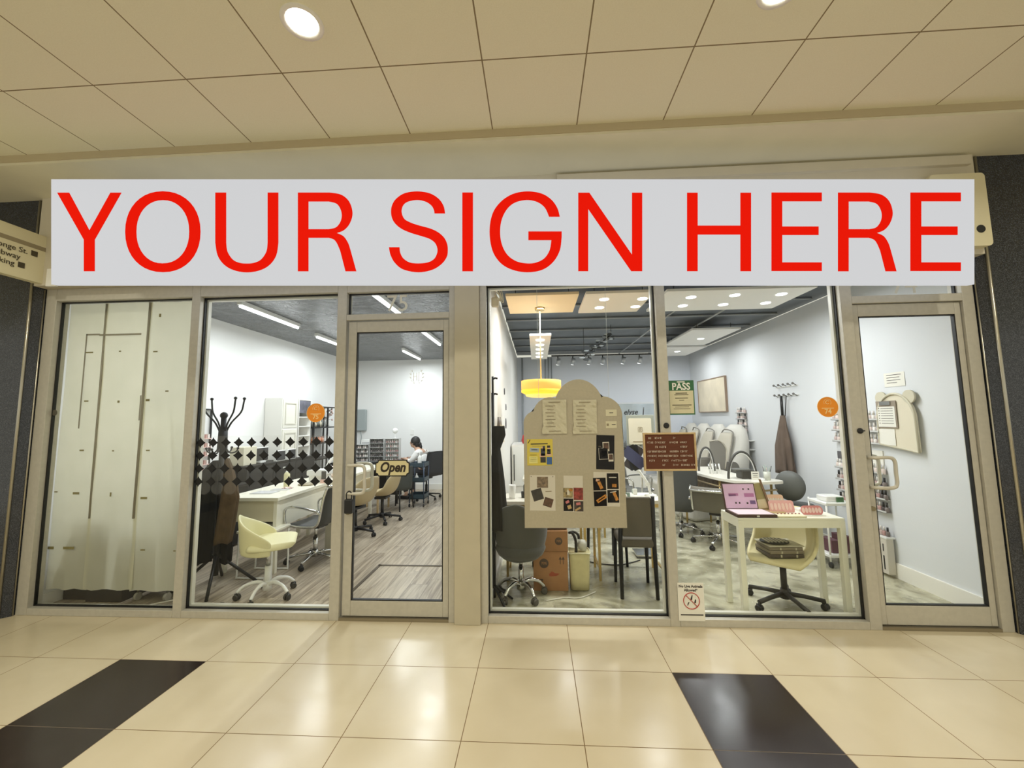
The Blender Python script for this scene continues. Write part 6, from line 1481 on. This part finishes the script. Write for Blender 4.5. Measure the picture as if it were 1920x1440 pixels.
B('base', WOD, t, -0.05, 0.12, -0.05, 0.09, 0, 0.012, 0.002)
fr = B('frame', M('walnut', (132, 104, 78), 0.5), t, 0.045, 0.06, -0.006, 0.006, 0, 0.25, 0.002, loc=(0, 0.05, 0.01), rot=(-0.25, -0.18, 0))
ln = B('lining', OLV, t, -0.06, 0.05, 0, 0.01, 0, 0.22, 0.002, loc=(0, 0.06, 0.01), rot=(-0.25, -0.12, 0))
B('panel', M('panel_cream', (220, 210, 176), 0.6), ln, -0.05, 0.04, -0.003, 0, 0.01, 0.085)
CLP = M('pink_clear', (240, 186, 186), 0.3); CLP2 = M('pink_deep', (232, 150, 150), 0.3)
for k, (x, y, w, h, m, lab) in enumerate(((5.43, 0.34, 0.10, 0.10, CLP, 'pale pink nail tip stand in the middle of the display table'), (5.44, 0.44, 0.07, 0.13, M('peach_card', (240, 208, 180), 0.5), 'peach card standing behind the pale pink nail tip stand'), (5.62, 0.26, 0.085, 0.075, CLP2, 'rounded deep pink nail tip stand at the right of the display table'))):
    t = thing('nail_tip_stand', lab, 'display stand', (x, y, tz+0.001))
    pl = MB().prism(rrect(-w, w, 0.0, h, 0.02 if k < 2 else 0.035), -0.003, 0.003).build('plate', m, t, rot=(-0.25, 0, 0))
    B('foot', PAP, t, -w, w, -0.03, 0.03, -0.001+0.001, 0.004)
    b = MB()
    for q in range(6): b.prism([(-w*0.8+q*w*0.3+0.012*math.cos(a), h*0.5+h*0.3*math.sin(a)) for a in [2*PI*j/10 for j in range(10)]], -0.006, -0.003)
    b.build('tips', M('tip_blush', (248, 214, 208), 0.3) if k != 1 else PAP, pl)
t = thing('sample_book', 'cream sample sheet lying flat at the front of the display table', 'sheet', (5.40, 0.22, tz+0.001)); B('sheet', M('sheet_cream', (230, 222, 190), 0.5), t, -0.10, 0.12, -0.05, 0.05, 0, 0.012, 0.002)
b = MB()
for q in range(7): b.cyl((-0.06+q*0.028, 0.03, 0.012), (-0.06+q*0.028, 0.03, 0.018), 0.006, seg=10)
b.build('dots', M('dot_red', (150, 80, 70), 0.4), t)
tag(MB().box(5.60, 5.72, 0.40, 0.47, tz+0.001, tz+0.02, 0.002).build('white_tray', WPL), 'thin white tray at the back right corner of the display table', 'tray')

# beige scoop chair with stack of cases
t = scoop('scoop_chair', 'beige scoop chair with a stack of cases, under the display table', (5.42, 0.38, 0), -0.75, M('beige_pale', (212, 202, 156), 0.5), M('base_dark', (46, 43, 36), 0.45), 0.40)
SG = [M('case_grey', (122, 112, 92), 0.5), M('case_dark', (74, 64, 52), 0.5), M('case_pale', (176, 170, 146), 0.5), M('case_black', (52, 50, 44), 0.5)]
z = 0.425
for k, (w, d, h, m, lab) in enumerate(((0.135, 0.11, 0.028, SG[1], 'bottom dark case of the stack on the beige scoop chair'), (0.135, 0.11, 0.026, SG[0], 'second grey case from the bottom on the beige scoop chair'), (0.13, 0.105, 0.026, SG[0], 'third grey case from the bottom on the beige scoop chair'), (0.14, 0.11, 0.010, SG[2], 'thin pale board near the top of the stack on the beige scoop chair'))):
    t = thing('sample_case', lab, 'case', (5.385, 0.35, z)); t.rotation_euler = (0, 0, 0.05*(k % 2))
    B('body', m, t, -w, w, -d, d, 0, h, 0.005)
    if h > 0.02:
        for x in (-0.05, 0.07): B('latch', SG[2], t, x, x+0.012, -d-0.002, -d, 0.004, h-0.004)
    z += h+0.001
t = thing('nail_tool_tray', 'dark oval tray with striped tools on top of the stack on the beige chair', 'tray', (5.35, 0.35, z))
MB().lathe([(0.10, 0), (0.11, 0.006), (0.11, 0.012), (0.0, 0.013)], seg=28, cap=False, sy=0.8).build('tray', SG[3], t)
b = MB()
for q in range(6): b.box(-0.08+q*0.028, -0.066+q*0.028, -0.06, 0.05, 0.013, 0.019)
b.build('tools', SG[2], t)
tag(MB().tube(cr([(3.86, 1.5, 0.006), (4.0, 1.35, 0.006), (4.25, 1.3, 0.006), (4.5, 1.45, 0.006)], 6), 0.006).build('cable', CORD), 'dark cable on the floor behind the pinboard', 'cable')
t = thing('floor_adapter', 'small black plug adapter on the floor left of the cartons', 'adapter', (3.36, 1.25, 0)); B('body', BPL, t, -0.035, 0.035, -0.03, 0.03, 0, 0.06, 0.01)
MB().tube(cr([(0, 0, 0.05), (-0.03, 0, 0.12), (0.02, 0.02, 0.16), (0.1, 0.05, 0.12)], 5), 0.005).build('cord', CORD, t)
